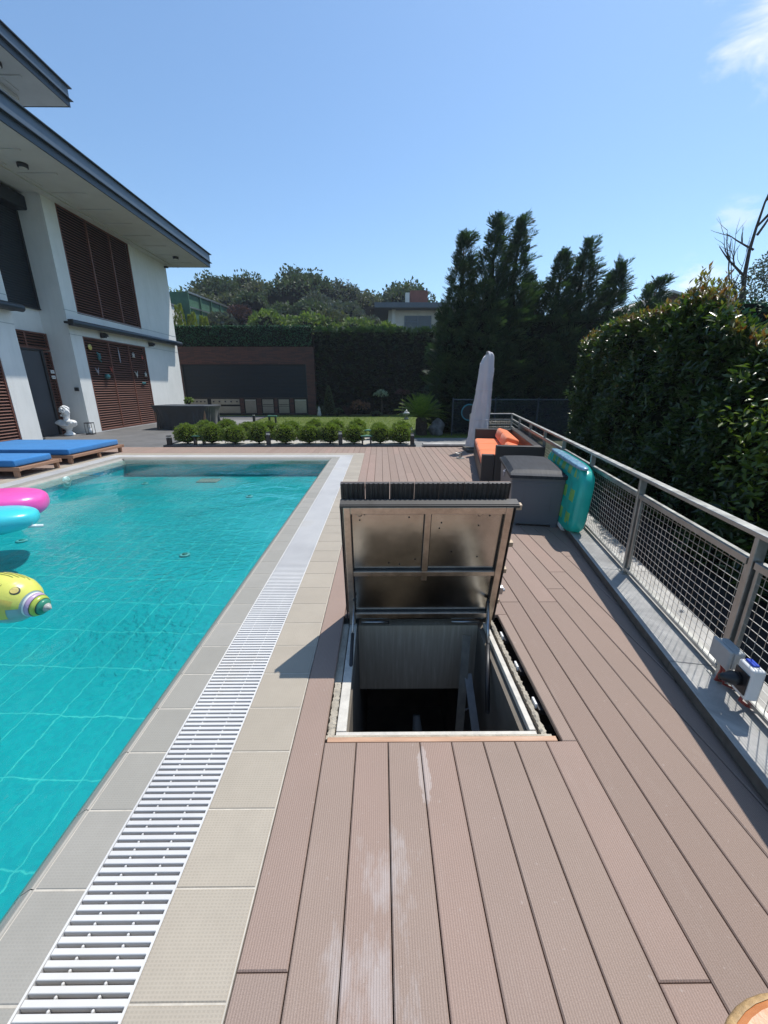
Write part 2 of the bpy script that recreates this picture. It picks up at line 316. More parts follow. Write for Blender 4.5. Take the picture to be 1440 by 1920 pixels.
# wicker
m = Mat('wicker'); ck = m.n('ShaderNodeTexChecker'); ck.inputs['Scale'].default_value = 70; m.l(m.co('Object'), ck.inputs[0])
ck.inputs['Color1'].default_value = (0.05, 0.045, 0.042, 1); ck.inputs['Color2'].default_value = (0.018, 0.016, 0.016, 1)
m.col(ck.outputs[0]); m.set(Roughness=0.45); m.bump(ck.outputs[1], 0.5, 0.004); M['wicker'] = m.m
def fabric(name, c, sc=220, var=0.08, rough=0.85):
    m = Mat(name); n = m.noise(2.5, 5, 0.6); c = c4(c)
    m.col(m.ramp(n, [(0.3, tuple(v * (1 - var) for v in c[:3])), (0.7, tuple(min(1, v * (1 + var)) for v in c[:3]))])); m.set(Roughness=rough)
    m.b.inputs['Sheen Weight'].default_value = 0.15
    b = m.bump(m.noise(sc, 2), 0.2, 0.002); m.bump(m.noise(5, 3, 0.5, None, 0.8), 0.35, 0.03, b); return m.m
M['orange'] = fabric('orange_cushion', (0.80, 0.20, 0.065))
M['blue'] = fabric('blue_cushion', (0.018, 0.17, 0.43))
M['cover'] = fabric('parasol_cover', (0.58, 0.55, 0.56))
M['tarp'] = fabric('dark_tarp', (0.028, 0.031, 0.034), rough=0.5)
M['boxgrey'] = simple('resin_grey', (0.115, 0.125, 0.14), 0.5, var=0.06, scale=3, bump=0.15, bscale=90)
m = Mat('resin_lid'); m.col(m.ramp(m.noise(6, 6, 0.6, m.co('Object', (8, 0.6, 1))), [(0.3, (0.02, 0.021, 0.024)), (0.8, (0.055, 0.058, 0.065))])); m.set(Roughness=0.6); m.b.inputs['Specular IOR Level'].default_value = 0.25; M['boxlid'] = m.m
# inflatable teal mattress with yellow squares
m = Mat('teal_vinyl'); v = m.co('Object'); sp = m.n('ShaderNodeSeparateXYZ'); m.l(v, sp.inputs[0])
def sq(o, pitch, half, off=0.0):
    f = m.math('ABSOLUTE', m.math('SUBTRACT', m.math('FRACT', m.math('ADD', m.math('DIVIDE', o, pitch), off)), 0.5))
    return m.math('LESS_THAN', f, half)
s1 = m.math('MULTIPLY', sq(sp.outputs[1], 0.26, 0.26), sq(sp.outputs[2], 0.26, 0.26, 0.3))
s1 = m.math('MULTIPLY', s1, m.math('LESS_THAN', sp.outputs[0], -0.075))
base = m.mix(m.math('MULTIPLY', s1, 0.85), m.ramp(m.noise(3, 4), [(0.3, (0.015, 0.44, 0.40)), (0.7, (0.04, 0.62, 0.56))]), (0.36, 0.56, 0.10, 1))
m.col(base); m.set(Roughness=0.22); m.b.inputs['Coat Weight'].default_value = 0.4
m.bump(m.noise(9, 4, 0.6, None, 1.0), 0.3, 0.02)
tr = m.n('ShaderNodeBsdfTranslucent'); mx = m.n('ShaderNodeMixShader'); mx.inputs[0].default_value = 0.35
m.l(m.mix(1.0, base, (1.8, 1.8, 1.8, 1), 'MULTIPLY'), tr.inputs[0]); m.l(m.b.outputs[0], mx.inputs[1]); m.l(tr.outputs[0], mx.inputs[2]); m.l(mx.outputs[0], m.out.inputs[0])
M['tealvinyl'] = m.m
m = Mat('clear_blue_vinyl'); m.col(m.ramp(m.noise(14, 5, 0.7, None, 1.0), [(0.35, (0.12, 0.26, 0.42)), (0.65, (0.35, 0.55, 0.65))])); m.set(Roughness=0.2); m.bump(m.noise(25, 4), 0.6, 0.01); M['bluevinyl'] = m.m
def vinyl(name, c, rough=0.3):
    m = Mat(name); m.col(m.ramp(m.noise(3, 3), [(0.3, tuple(v * 0.92 for v in c)), (0.7, c)])); m.set(Roughness=rough); m.bump(m.noise(6, 3, 0.5, None, 0.6), 0.25, 0.02); return m.m
M['pink'] = vinyl('pink_vinyl', (0.80, 0.10, 0.42)); M['cyan'] = vinyl('cyan_vinyl', (0.05, 0.55, 0.62)); M['clearv'] = vinyl('white_vinyl', (0.6, 0.68, 0.68), 0.2)
M['yellowv'] = vinyl('yellow_vinyl', (0.66, 0.66, 0.13), 0.25); M['greyv'] = vinyl('pale_grey_vinyl', (0.30, 0.42, 0.42), 0.2)
M['lilac'] = vinyl('lilac_vinyl', (0.50, 0.36, 0.52)); M['lime'] = vinyl('lime_vinyl', (0.42, 0.52, 0.08)); M['greenv'] = vinyl('green_vinyl', (0.04, 0.25, 0.16)); M['gold'] = vinyl('gold_vinyl', (0.66, 0.52, 0.10)); M['skyv'] = vinyl('sky_blue_vinyl', (0.08, 0.36, 0.62))
M['ink'] = simple('black_print', (0.015, 0.02, 0.02), 0.4); M['inkgreen'] = simple('olive_print', (0.14, 0.16, 0.04), 0.4)
M['inletteal'] = simple('inlet_plastic', (0.18, 0.42, 0.40), 0.5)
M['marble'] = simple('white_plaster', (0.74, 0.74, 0.72), 0.5, var=0.05, scale=5, bump=0.3, bscale=25, bd=0.006)
M['glass'] = Mat('dark_glass').set(Roughness=0.05).m; M['glass'].node_tree.nodes['Principled BSDF'].inputs['Base Color'].default_value = (0.03, 0.045, 0.06, 1)
M['lampglass'] = simple('lamp_glass', (0.55, 0.55, 0.5), 0.3)
M['gravel'] = simple('white_gravel', (0.46, 0.44, 0.40), 0.9, var=0.4, scale=60, bump=1.0, bscale=40, bd=0.03)
M['rock'] = simple('rock', (0.12, 0.12, 0.12), 0.9, var=0.5, scale=6, bump=0.8, bscale=12, bd=0.05)
M['bark'] = simple('bark', (0.085, 0.065, 0.05), 0.9, var=0.4, scale=10, bump=0.8, bscale=30, bd=0.02)
M['palmbark'] = simple('cycad_bark', (0.05, 0.035, 0.025), 0.95, var=0.5, scale=14, bump=1.0, bscale=30, bd=0.04)
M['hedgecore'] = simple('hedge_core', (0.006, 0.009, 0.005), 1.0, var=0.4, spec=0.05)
M['laurel'] = leafmat('laurel_leaf', [(0.02, 0.040, 0.012), (0.032, 0.062, 0.016), (0.05, 0.085, 0.022), (0.085, 0.12, 0.03)], 0.30, 0.32, 0.6)
M['shoot'] = leafmat('young_leaf', [(0.16, 0.05, 0.022), (0.13, 0.11, 0.03), (0.14, 0.16, 0.04), (0.20, 0.09, 0.05)], 0.35, 0.3, 0.5)
M['brightleaf'] = leafmat('bright_leaf', [(0.07, 0.12, 0.015), (0.12, 0.17, 0.02)], 0.35, 0.3)
M['cypress'] = leafmat('cypress_spray', [(0.014, 0.033, 0.017), (0.024, 0.052, 0.026), (0.04, 0.078, 0.036)], 0.6, 0.2, 0.25)
M['cypress_tip'] = leafmat('cypress_tip', [(0.02, 0.045, 0.02), (0.045, 0.075, 0.03)], 0.55, 0.3, 0.4)
M['box'] = leafmat('box_leaf', [(0.06, 0.095, 0.014), (0.10, 0.145, 0.024), (0.15, 0.195, 0.038), (0.21, 0.25, 0.06)], 0.5, 0.4)
M['cycadleaf'] = leafmat('cycad_leaf', [(0.07, 0.12, 0.015), (0.11, 0.17, 0.02), (0.17, 0.22, 0.035)], 0.4, 0.45)
M['artgrass'] = leafmat('artificial_hedge_leaf', [(0.010, 0.06, 0.024), (0.018, 0.10, 0.04), (0.03, 0.135, 0.055)], 0.6, 0.1)
M['golden'] = leafmat('golden_leaf', [(0.10, 0.14, 0.02), (0.20, 0.23, 0.03), (0.28, 0.28, 0.05)], 0.6, 0.3)
FT = [leafmat('far_leaf_dark', [(0.038, 0.058, 0.026), (0.058, 0.084, 0.037), (0.085, 0.112, 0.052)], 0.7, 0.15),
      leafmat('far_leaf_olive', [(0.06, 0.07, 0.032), (0.09, 0.10, 0.05), (0.125, 0.125, 0.07)], 0.7, 0.15),
      leafmat('far_leaf_fresh', [(0.06, 0.095, 0.02), (0.10, 0.145, 0.03), (0.15, 0.19, 0.05)], 0.7, 0.25),
      leafmat('far_leaf_grey', [(0.06, 0.075, 0.055), (0.09, 0.105, 0.08)], 0.7, 0.15),
      leafmat('far_leaf_purple', [(0.05, 0.02, 0.025), (0.08, 0.035, 0.035)], 0.7, 0.15)]
M['whiteflower'] = leafmat('pale_leaf', [(0.22, 0.28, 0.20), (0.34, 0.40, 0.32)], 0.6, 0.2)
M['pinkleaf'] = leafmat('reddish_leaf', [(0.12, 0.05, 0.035), (0.16, 0.09, 0.06)], 0.6, 0.2)
M['greenpaint'] = simple('green_paint', (0.05, 0.16, 0.11), 0.6); M['fencegreen'] = simple('court_green', (0.035, 0.11, 0.06), 0.7, var=0.25, scale=2)
M['roofdark'] = simple('far_roof', (0.09, 0.11, 0.13), 0.6); M['farwhite'] = simple('far_render', (0.64, 0.61, 0.55), 0.9, var=0.08, scale=1)
M['farbrick'] = simple('far_red_brick', (0.20, 0.075, 0.055), 0.9, var=0.2, scale=2); M['farwood'] = simple('far_brown_wood', (0.10, 0.05, 0.035), 0.8)
M['bluefloat'] = simple('blue_foam', (0.02, 0.13, 0.42), 0.6); M['redcable'] = simple('red_cable', (0.22, 0.03, 0.025), 0.5)
M['ringblue'] = simple('ring_blue', (0.02, 0.15, 0.19), 0.5); M['bluecap'] = simple('blue_cap', (0.01, 0.06, 0.5), 0.4)
M['decoteal'] = simple('glazed_teal', (0.03, 0.13, 0.14), 0.3); M['decored'] = simple('glazed_red', (0.35, 0.06, 0.04), 0.4); M['decowhite'] = simple('glazed_white', (0.42, 0.42, 0.38), 0.4, var=0.3, scale=30); M['decogrey'] = simple('glazed_grey', (0.28, 0.27, 0.30), 0.4, var=0.3, scale=30); M['decoyellow'] = simple('glazed_yellow', (0.55, 0.45, 0.12), 0.4, var=0.2, scale=30)

# ------------------------------------------------------------------ geometry helpers
class MB:
    def __init__(s): s.v = []; s.f = []
    def add(s, vs, fs):
        o = len(s.v); s.v.extend([tuple(v) for v in vs]); s.f.extend([tuple(i + o for i in f) for f in fs]); return s
    def box(s, a, b, T=None):
        x0, y0, z0 = a; x1, y1, z1 = b
        vs = [(x0, y0, z0), (x1, y0, z0), (x1, y1, z0), (x0, y1, z0), (x0, y0, z1), (x1, y0, z1), (x1, y1, z1), (x0, y1, z1)]
        if T is not None: vs = [T @ Vector(v) for v in vs]
        return s.add(vs, [(0, 3, 2, 1), (4, 5, 6, 7), (0, 1, 5, 4), (1, 2, 6, 5), (2, 3, 7, 6), (3, 0, 4, 7)])
    def bevbox(s, a, b, e=0.004, T=None):
        # box whose top edges are chamfered
        x0, y0, z0 = a; x1, y1, z1 = b
        vs = [(x0, y0, z0), (x1, y0, z0), (x1, y1, z0), (x0, y1, z0), (x0, y0, z1 - e), (x1, y0, z1 - e), (x1, y1, z1 - e), (x0, y1, z1 - e),
              (x0 + e, y0 + e, z1), (x1 - e, y0 + e, z1), (x1 - e, y1 - e, z1), (x0 + e, y1 - e, z1)]
        if T is not None: vs = [T @ Vector(v) for v in vs]
        return s.add(vs, [(0, 3, 2, 1), (0, 1, 5, 4), (1, 2, 6, 5), (2, 3, 7, 6), (3, 0, 4, 7), (4, 5, 9, 8), (5, 6, 10, 9), (6, 7, 11, 10), (7, 4, 8, 11), (8, 9, 10, 11)])
    def bar(s, p, q, w, h=None, up=(0, 0, 1)):
        p = Vector(p); q = Vector(q); d = (q - p); L = d.length; d.normalize(); u = Vector(up)
        if abs(d.dot(u)) > 0.99: u = Vector((0, 1, 0))
        x = d.cross(u).normalized(); z = x.cross(d).normalized(); h = h or w
        T = Matrix(((x.x, d.x, z.x, p.x), (x.y, d.y, z.y, p.y), (x.z, d.z, z.z, p.z), (0, 0, 0, 1)))
        return s.box((-w / 2, 0, -h / 2), (w / 2, L, h / 2), T)
    def tube(s, pts, r, n=8, cap=True):
        pts = [Vector(p) for p in pts]; rs = r if isinstance(r, (list, tuple)) else [r] * len(pts)
        o = len(s.v); prev = None
        for i, p in enumerate(pts):
            d = (pts[min(i + 1, len(pts) - 1)] - pts[max(i - 1, 0)]).normalized()
            if prev is None:
                u = Vector((0, 0, 1)) if abs(d.z) < 0.9 else Vector((1, 0, 0)); x = d.cross(u).normalized()
            else: x = (prev - d * prev.dot(d)).normalized()
            prev = x; y = d.cross(x)
            for k in range(n):
                a = 2 * math.pi * k / n; s.v.append(tuple(p + (x * math.cos(a) + y * math.sin(a)) * rs[i]))
        for i in range(len(pts) - 1):
            for k in range(n):
                s.f.append((o + i * n + k, o + i * n + (k + 1) % n, o + (i + 1) * n + (k + 1) % n, o + (i + 1) * n + k))
        if cap:
            s.f.append(tuple(o + k for k in reversed(range(n)))); s.f.append(tuple(o + (len(pts) - 1) * n + k for k in range(n)))
        return s
    def lathe(s, prof, c=(0, 0, 0), n=20, T=None, cap=True):
        o = len(s.v)
        for (r, z) in prof:
            for k in range(n):
                a = 2 * math.pi * k / n; v = Vector((c[0] + r * math.cos(a), c[1] + r * math.sin(a), c[2] + z))
                if T is not None: v = T @ v
                s.v.append(tuple(v))
        for i in range(len(prof) - 1):
            for k in range(n):
                s.f.append((o + i * n + k, o + i * n + (k + 1) % n, o + (i + 1) * n + (k + 1) % n, o + (i + 1) * n + k))
        if cap: s.f.append(tuple(o + k for k in reversed(range(n)))); s.f.append(tuple(o + (len(prof) - 1) * n + k for k in range(n)))
        return s
    def ell(s, c, r, n=14, m_=9, T=None):
        prof = []; o = len(s.v)
        for i in range(m_ + 1):
            t = math.pi * i / m_
            for k in range(n):
                a = 2 * math.pi * k / n; v = Vector((c[0] + r[0] * math.sin(t) * math.cos(a), c[1] + r[1] * math.sin(t) * math.sin(a), c[2] - r[2] * math.cos(t)))
                if T is not None: v = T @ v
                s.v.append(tuple(v))
        for i in range(m_):
            for k in range(n):
                s.f.append((o + i * n + k, o + i * n + (k + 1) % n, o + (i + 1) * n + (k + 1) % n, o + (i + 1) * n + k))
        return s
    def prism(s, poly, z0, z1, T=None):
        n = len(poly); vs = [Vector((p[0], p[1], z0)) for p in poly] + [Vector((p[0], p[1], z1)) for p in poly]
        if T is not None: vs = [T @ v for v in vs]
        return s.add(vs, [tuple(reversed(range(n))), tuple(range(n, 2 * n))] + [(i, (i + 1) % n, n + (i + 1) % n, n + i) for i in range(n)])
    def grid(s, fn, nu, nv):
        o = len(s.v)
        for j in range(nv + 1):
            for i in range(nu + 1): s.v.append(tuple(fn(i / nu, j / nv)))
        for j in range(nv):
            for i in range(nu):
                a = o + j * (nu + 1) + i; s.f.append((a, a + 1, a + nu + 2, a + nu + 1))
        return s
    def build(s, name, mat, parent=None, smooth=False, loc=None, bevel=0, seg=2, sub=0):
        me = bpy.data.meshes.new(name); me.from_pydata(s.v, [], s.f); me.update()
        return link(name, me, mat, parent, smooth, loc, bevel, seg, sub)
def link(name, me, mat, parent=None, smooth=False, loc=None, bevel=0, seg=2, sub=0):
    o = bpy.data.objects.new(name, me); COL.objects.link(o)
    if mat is not None: me.materials.append(M[mat] if isinstance(mat, str) else mat)
    if parent is not None: o.parent = parent
    if loc is not None: o.location = loc
    if smooth: me.polygons.foreach_set('use_smooth', [True] * len(me.polygons))
    if bevel:
        b = o.modifiers.new('bevel', 'BEVEL'); b.width = bevel; b.segments = seg; b.limit_method = 'ANGLE'; b.angle_limit = R(40)
    if sub:
        b = o.modifiers.new('sub', 'SUBSURF'); b.levels = sub; b.render_levels = sub
    return o
def tag(o, label, cat, group=None):
    o['label'] = label; o['category'] = cat
    if group: o['group'] = group
    return o
def thing(name, label, cat, loc=(0, 0, 0), rz=0, group=None):
    o = bpy.data.objects.new(name, None); COL.objects.link(o); o.location = loc; o.rotation_euler = (0, 0, rz)
    o.empty_display_size = 0.1
    return tag(o, label, cat, group)
def struct(o, kind='structure'):
    o['kind'] = kind; return o
def plabel(o, l): o['label'] = l; return o
def copy_tree(o, parent=None, label=None, loc=None, rz=None, scale=None):
    c = o.copy(); COL.objects.link(c); c.parent = parent
    if label: c['label'] = label
    if loc is not None: c.location = loc
    if rz is not None: c.rotation_euler = (0, 0, rz)
    if scale is not None: c.scale = scale if isinstance(scale, tuple) else (scale,) * 3
    for ch in [x for x in o.children]: copy_tree(ch, c)
    return c

def norm(a): return a / np.maximum(np.linalg.norm(a, axis=1, keepdims=True), 1e-9)
def leaves(name, P, D, N, L, Wd, mat, parent=None, fold=0.25, curl=0.0, loc=None):
    """diamond leaves: P base point, D leaf axis, N face normal, arrays of length n"""
    n = len(P); D = norm(D); X = norm(np.cross(D, N)); N = norm(np.cross(X, D))
    L = np.broadcast_to(np.asarray(L, float), (n,))[:, None]; Wd = np.broadcast_to(np.asarray(Wd, float), (n,))[:, None]
    mid = P + D * L * 0.45
    tip = P + D * L - N * L * curl
    a = mid + X * Wd / 2 + N * Wd * fold; b = mid - X * Wd / 2 + N * Wd * fold
    V = np.stack([P, a, tip, b], 1).reshape(-1, 3)
    me = bpy.data.meshes.new(name)
    me.vertices.add(4 * n); me.vertices.foreach_set('co', V.astype(np.float32).ravel())
    i = np.arange(n) * 4
    F = np.stack([i, i + 1, i + 2, i, i + 2, i + 3], 1).astype(np.int32).ravel()
    me.loops.add(6 * n); me.loops.foreach_set('vertex_index', F)
    me.polygons.add(2 * n); me.polygons.foreach_set('loop_start', np.arange(2 * n, dtype=np.int32) * 3)
    me.update(calc_edges=True)
    return link(name, me, mat, parent, False, loc)
def rdir(n):
    return norm(rng.normal(size=(n, 3)))

# ------------------------------------------------------------------ ground, terrain
PX0, PX1, PY0, PY1 = -6.05, -1.245, -3.0, 9.35      # pool basin
HX0, HX1, HY0, HY1 = -0.27, 0.86, 1.50, 2.57        # hatch opening
def hill(x, y):
    t = min(max((y - 29) / 60, 0), 1); h = 12.5 * (t * t * (3 - 2 * t))
    return -0.08 + h * (1 - 0.25 * min(max((x - 0) / 40, 0), 1)) + (0.8 * math.sin(x * 0.11) * math.cos(y * 0.09) if y > 32 else 0)
xs = sorted(set([-600, -200, -90, -60, -40, -28, -20, -14, -10, PX0 - 0.02, PX1 + 0.02, HX0 - 0.3, HX1 + 0.3, 4, 8, 12, 18, 26, 40, 60, 90, 200, 600]))
ys = sorted(set([-300, -20, PY0 - 0.02, HY0 - 0.3, HY1 + 1.3, PY1 + 0.02, 14, 20, 26, 29, 33, 38, 44, 50, 58, 66, 76, 90, 120, 200, 900]))
g = MB()
for y in ys:
    for x in xs: g.v.append((x, y, hill(x, y)))
nx = len(xs)
for j in range(len(ys) - 1):
    for i in range(nx - 1):
        cx = (xs[i] + xs[i + 1]) / 2; cy = (ys[j] + ys[j + 1]) / 2
        if PX0 - .02 < cx < PX1 + .02 and PY0 - .02 < cy < PY1 + .02: continue
        if HX0 - .3 < cx < HX1 + .3 and HY0 - .3 < cy < HY1 + 1.3: continue
        g.f.append((j * nx + i, j * nx + i + 1, (j + 1) * nx + i + 1, (j + 1) * nx + i))
struct(g.build('ground', 'ground'))

# ------------------------------------------------------------------ pool
def depth(x, y):
    r = math.hypot(x * 0.9, y)
    k = min(max((8.6 - r) / 7.5, 0), 1)
    return -0.40 - 0.62 * k
pb = MB()
NX, NY = 16, 30
def pf(u, v):
    x = PX0 + (PX1 - PX0) * u; y = PY0 + (PY1 - PY0) * v; return (x, y, depth(x, y))
pb.grid(pf, NX, NY)
struct(pb.build('pool_basin', 'mosaic')); pb = MB()
for (ax, ay, bx, by) in ((PX0, PY0, PX0, PY1), (PX0, PY1, PX1, PY1), (PX1, PY1, PX1, PY0), (PX1, PY0, PX0, PY0)):
    def wf(u, v):
        x = ax + (bx - ax) * u; y = ay + (by - ay) * u; zb = depth(x, y); return (x, y, zb + (-0.07 - zb) * v)
    pb.grid(wf, 30, 2)
struct(pb.build('pool_wall', 'mosaic_wall_lit'))
w = MB().grid(lambda u, v: (PX0 - 0.03 + (PX1 - PX0 + 0.06) * u, PY0 - 0.03 + (PY1 - PY0 + 0.06) * v, -0.03), 2, 2)
struct(w.build('pool_water', 'water'))
# pool fittings seen through the water
t = thing('pool_light', 'round pool wall light under water on the left wall by the loungers', 'pool light', (-6.045, 7.5, -0.13))
MB().lathe([(0.11, 0), (0.11, 0.012), (0.085, 0.02), (0.08, 0.02)], T=Matrix.Rotation(R(90), 4, 'Y')).build('rim', 'white', t, True)
MB().lathe([(0.078, 0.0), (0.078, 0.022), (0.03, 0.03)], T=Matrix.Rotation(R(90), 4, 'Y')).build('lens', 'lampglass', t, True)
fl = ['return fitting on the pool floor nearest the hatch', 'return fitting on the pool floor beside the yellow inflatable', 'return fitting on the pool floor near the far left corner']
f0 = None
for i, (x, y) in enumerate(((-2.75, 5.15), (-5.2, 5.4), (-5.15, 8.5), (-2.6, 7.6))):
    loc = (x, y, depth(x, y) + 0.003)
    lab = (fl + ['return fitting on the pool floor close to the far right corner'])[i]
    if f0 is None:
        f0 = thing('floor_inlet', lab, 'pool inlet', loc, 0, 'round inlets on the pool floor')
        MB().lathe([(0.07, 0), (0.07, 0.010), (0.045, 0.018), (0.04, 0.010)]).build('ring', 'inletteal', f0, True)
        MB().lathe([(0.03, 0.0), (0.03, 0.022), (0.015, 0.026)]).build('cap', 'greenpaint', f0, True)
    else: copy_tree(f0, None, lab, loc)
md = MB().box((-0.2, -0.2, 0), (0.2, 0.2, 0.012))
t = thing('main_drain', 'square drain cover on the pool floor by the far end', 'drain', (-3.86, 8.75, depth(-3.86, 8.75) + 0.004)); MB().box((-0.22, -0.16, 0), (0.22, -0.14, 0.02)).box((-0.22, 0.14, 0), (0.22, 0.16, 0.02)).box((-0.22, -0.14, 0), (-0.20, 0.14, 0.02)).box((0.20, -0.14, 0), (0.22, 0.14, 0.02)).build('frame', 'tile_out', t)
gr = MB()
for k in range(9): gr.box((-0.19 + k * 0.043, -0.135, 0.002), (-0.165 + k * 0.043, 0.135, 0.014))
gr.build('grating', 'tile_out', t)

# coping, grate and outer tile ring : offsets outward from the water edge
P = 0.262
ti = MB(); to = MB(); gs = MB(); ch = MB(); gt = MB(); nose = MB()
def ringseg(o0, o1, z):  # list of rectangles (x0,y0,x1,y1, along) for the three visible sides
    return [(PX1 + o0, PX1 + o1), (PY1 + o0, PY1 + o1), (PX0 - o1, PX0 - o0)]
def tiles(mb, o0, o1, z1, yoff=0.0):
    e = 0.002
    y = 0.636 - 0.262 * 14 + yoff
    while y < PY1 + o0 - 0.02:
        y2 = min(y + P, PY1 + o0)
        mb.bevbox((PX1 + o0, y + e, z1 - 0.02), (PX1 + o1, y2 - e, z1), 0.003)
        mb.bevbox((PX0 - o1, y + e, z1 - 0.02), (PX0 - o0, y2 - e, z1), 0.003)
        y = y2
    x = PX0 - o1
    while x < PX1 + o1 - 0.01:
        x2 = min(x + P, PX1 + o1); mb.bevbox((x + e, PY1 + o0 + e, z1 - 0.02), (x2 - e, PY1 + o1 - e, z1), 0.003); x = x2
tiles(ti, 0.085, 0.258, 0.0)
tiles(to, 0.556, 0.82, 0.002)
struct(ti.build('pool_coping', 'tile_in')); struct(to.build('pool_surround_tiles', 'tile_out'))
# rounded nosing going down into the water
def nosef(prof_pts):
    for i in range(len(prof_pts) - 1):
        (o0, z0), (o1, z1) = prof_pts[i], prof_pts[i + 1]
        y = 0.636 - 0.262 * 14
        while y < PY1 - 0.01:
            y2 = min(y + P, PY1 + 0.0); e = 0.0015
            nose.add([(PX1 + o0, y + e, z0), (PX1 + o1, y + e, z1), (PX1 + o1, y2 - e, z1), (PX1 + o0, y2 - e, z0)], [(0, 1, 2, 3)])
            nose.add([(PX0 - o0, y + e, z0), (PX0 - o1, y + e, z1), (PX0 - o1, y2 - e, z1), (PX0 - o0, y2 - e, z0)], [(3, 2, 1, 0)])
            y = y2
        nose.add([(PX0 - o0, PY1 + o0, z0), (PX1 + o0, PY1 + o0, z0), (PX1 + o1, PY1 + o1, z1), (PX0 - o1, PY1 + o1, z1)], [(0, 1, 2, 3)])
nosef([(-0.04, -0.12), (0.0, -0.060), (0.018, -0.040), (0.045, -0.018), (0.066, -0.001), (0.074, 0.003), (0.080, 0.001), (0.085, -0.004)])
struct(nose.build('pool_nosing', 'tile_in', smooth=True))
# grout bed
for (o0, o1, z) in ((0.075, 0.262, -0.0022), (0.552, 0.824, -0.0008)):
    gt.box((PX1 + o0, PY0, z - 0.06), (PX1 + o1, PY1 + o0, z)).box((PX0 - o1, PY0, z - 0.06), (PX0 - o0, PY1 + o0, z)).box((PX0 - o1, PY1 + o0, z - 0.06), (PX1 + o1, PY1 + o1, z))
struct(gt.build('tile_bed', 'grout'))
ch.box((PX1 + 0.262, PY0, -0.07), (PX1 + 0.552, PY1 + 0.262, -0.026)).box((PX0 - 0.552, PY0, -0.07), (PX0 - 0.262, PY1 + 0.262, -0.026)).box((PX0 - 0.552, PY1 + 0.262, -0.07), (PX1 + 0.552, PY1 + 0.552, -0.026))
gt_ = thing('overflow_grate', 'white slatted overflow grate running round the pool edge', 'grate')
ch.build('channel', 'channel', gt_)
q = P / 10
y = -0.6
sl = MB(); nb = sl
while y < PY1 + 0.262:
    sl.bevbox((PX1 + 0.266, y, -0.020), (PX1 + 0.548, y + 0.0158, 0.002), 0.0015)
    if y < 5:
        for dx in (0.345, 0.465):
            nb.lathe([(0.0042, -0.02), (0.0042, -0.003), (0.002, -0.001)], (PX1 + dx, y + 0.021, 0), 8)
    y += q
y = 3.0
while y < PY1 + 0.262:
    sl.box((PX0 - 0.548, y, -0.020), (PX0 - 0.266, y + 0.0155, 0.002)); y += q
x = PX0 - 0.548
while x < PX1 + 0.55:
    sl.box((x, PY1 + 0.266, -0.020), (x + 0.0155, PY1 + 0.548, 0.002)); x += q
sl.build('slats', 'grate', gt_)
sr = MB().box((PX1 + 0.258, -1, -0.02), (PX1 + 0.265, PY1 + 0.266, 0.003)).box((PX1 + 0.549, -1, -0.02), (PX1 + 0.556, PY1 + 0.556, 0.003))
sr.build('side_rails', 'grate', gt_)

# ------------------------------------------------------------------ wooden deck
DX0 = -0.42; dk = MB(); PB = 0.15; GAP = 0.0021
def railx(y): return 1.862 + 0.187 * (y - 1.797)
joints = {}
fixed = {0: [0.697], 8: [0.667], 9: [2.75, 5.2], 11: [2.75, 6.9]}
k = 0
while True:
    x0 = DX0 + k * PB; x1 = x0 + PB
    ya = -1.2
    if x0 > 1.3: ya = max(-1.2, 1.797 + (x0 - 0.15 - 1.862) / 0.187)
    yb = 11.3
    if x0 > railx(11.3) : break
    cuts = [ya] + sorted(j for j in fixed.get(k, [random.uniform(2.9, 4.2) + random.choice([0, 2.2])]) if ya + 0.2 < j) + [yb]
    if k % 2: cuts = sorted(set(cuts + [9.95 + 0.02 * (k % 3)]))
    elif k % 3 == 0: cuts = sorted(set(cuts + [7.7]))
    segs = []
    for a, b in zip(cuts[:-1], cuts[1:]): segs.append((a, b))
    for a, b in segs:
        a += 0.0015; b -= 0.0015
        xa, xb = x0 + GAP, x1 - GAP
        if xb > HX0 + 0.01 and xa < HX1 - 0.01:
            if a < HY0 - 0.02: dk.bevbox((xa, a, -0.026), (xb, min(b, HY0 - 0.03), 0), 0.004)
            if b > HY1: dk.bevbox((xa, max(a, HY1), -0.026), (xb, b, 0), 0.004)
            if xb > HX1 and a < HY1 and b > HY0: dk.bevbox((HX1, max(a, HY0 - 0.03), -0.026), (xb, min(b, HY1), 0), 0.004)
        else: dk.bevbox((xa, a, -0.026), (xb, b, 0), 0.004)
    k += 1
# strip beyond the pool and the boards under the loungers
x = DX0 - PB
while x > -9.6:
    dk.bevbox((x + GAP, 10.175, -0.026), (x + PB - GAP, 11.3, 0), 0.004); x -= PB
x = PX0 - 0.824 - PB
while x > -9.6:
    dk.bevbox((x + GAP, 0.5, -0.026), (x + PB - GAP, 10.17, 0), 0.004); x -= PB
struct(dk.build('wooden_deck', 'deck'))
u = MB().box((DX0, -1.2, -0.075), (HX0 - 0.02, 11.3, -0.05)).box((HX1 + 0.12, -1.2, -0.075), (railx(11.3), 11.3, -0.05)).box((HX0 - 0.02, -1.2, -0.075), (HX1 + 0.12, HY0 - 0.06, -0.05)).box((HX0 - 0.02, 3.9, -0.075), (HX1 + 0.12, 11.3, -0.05)).box((-9.6, 0.5, -0.075), (PX0 - 0.83, 11.3, -0.05)).box((PX0 - 0.82, 10.18, -0.075), (DX0 - 0.01, 11.3, -0.05))
struct(u.build('deck_subfloor', 'dark_under'))

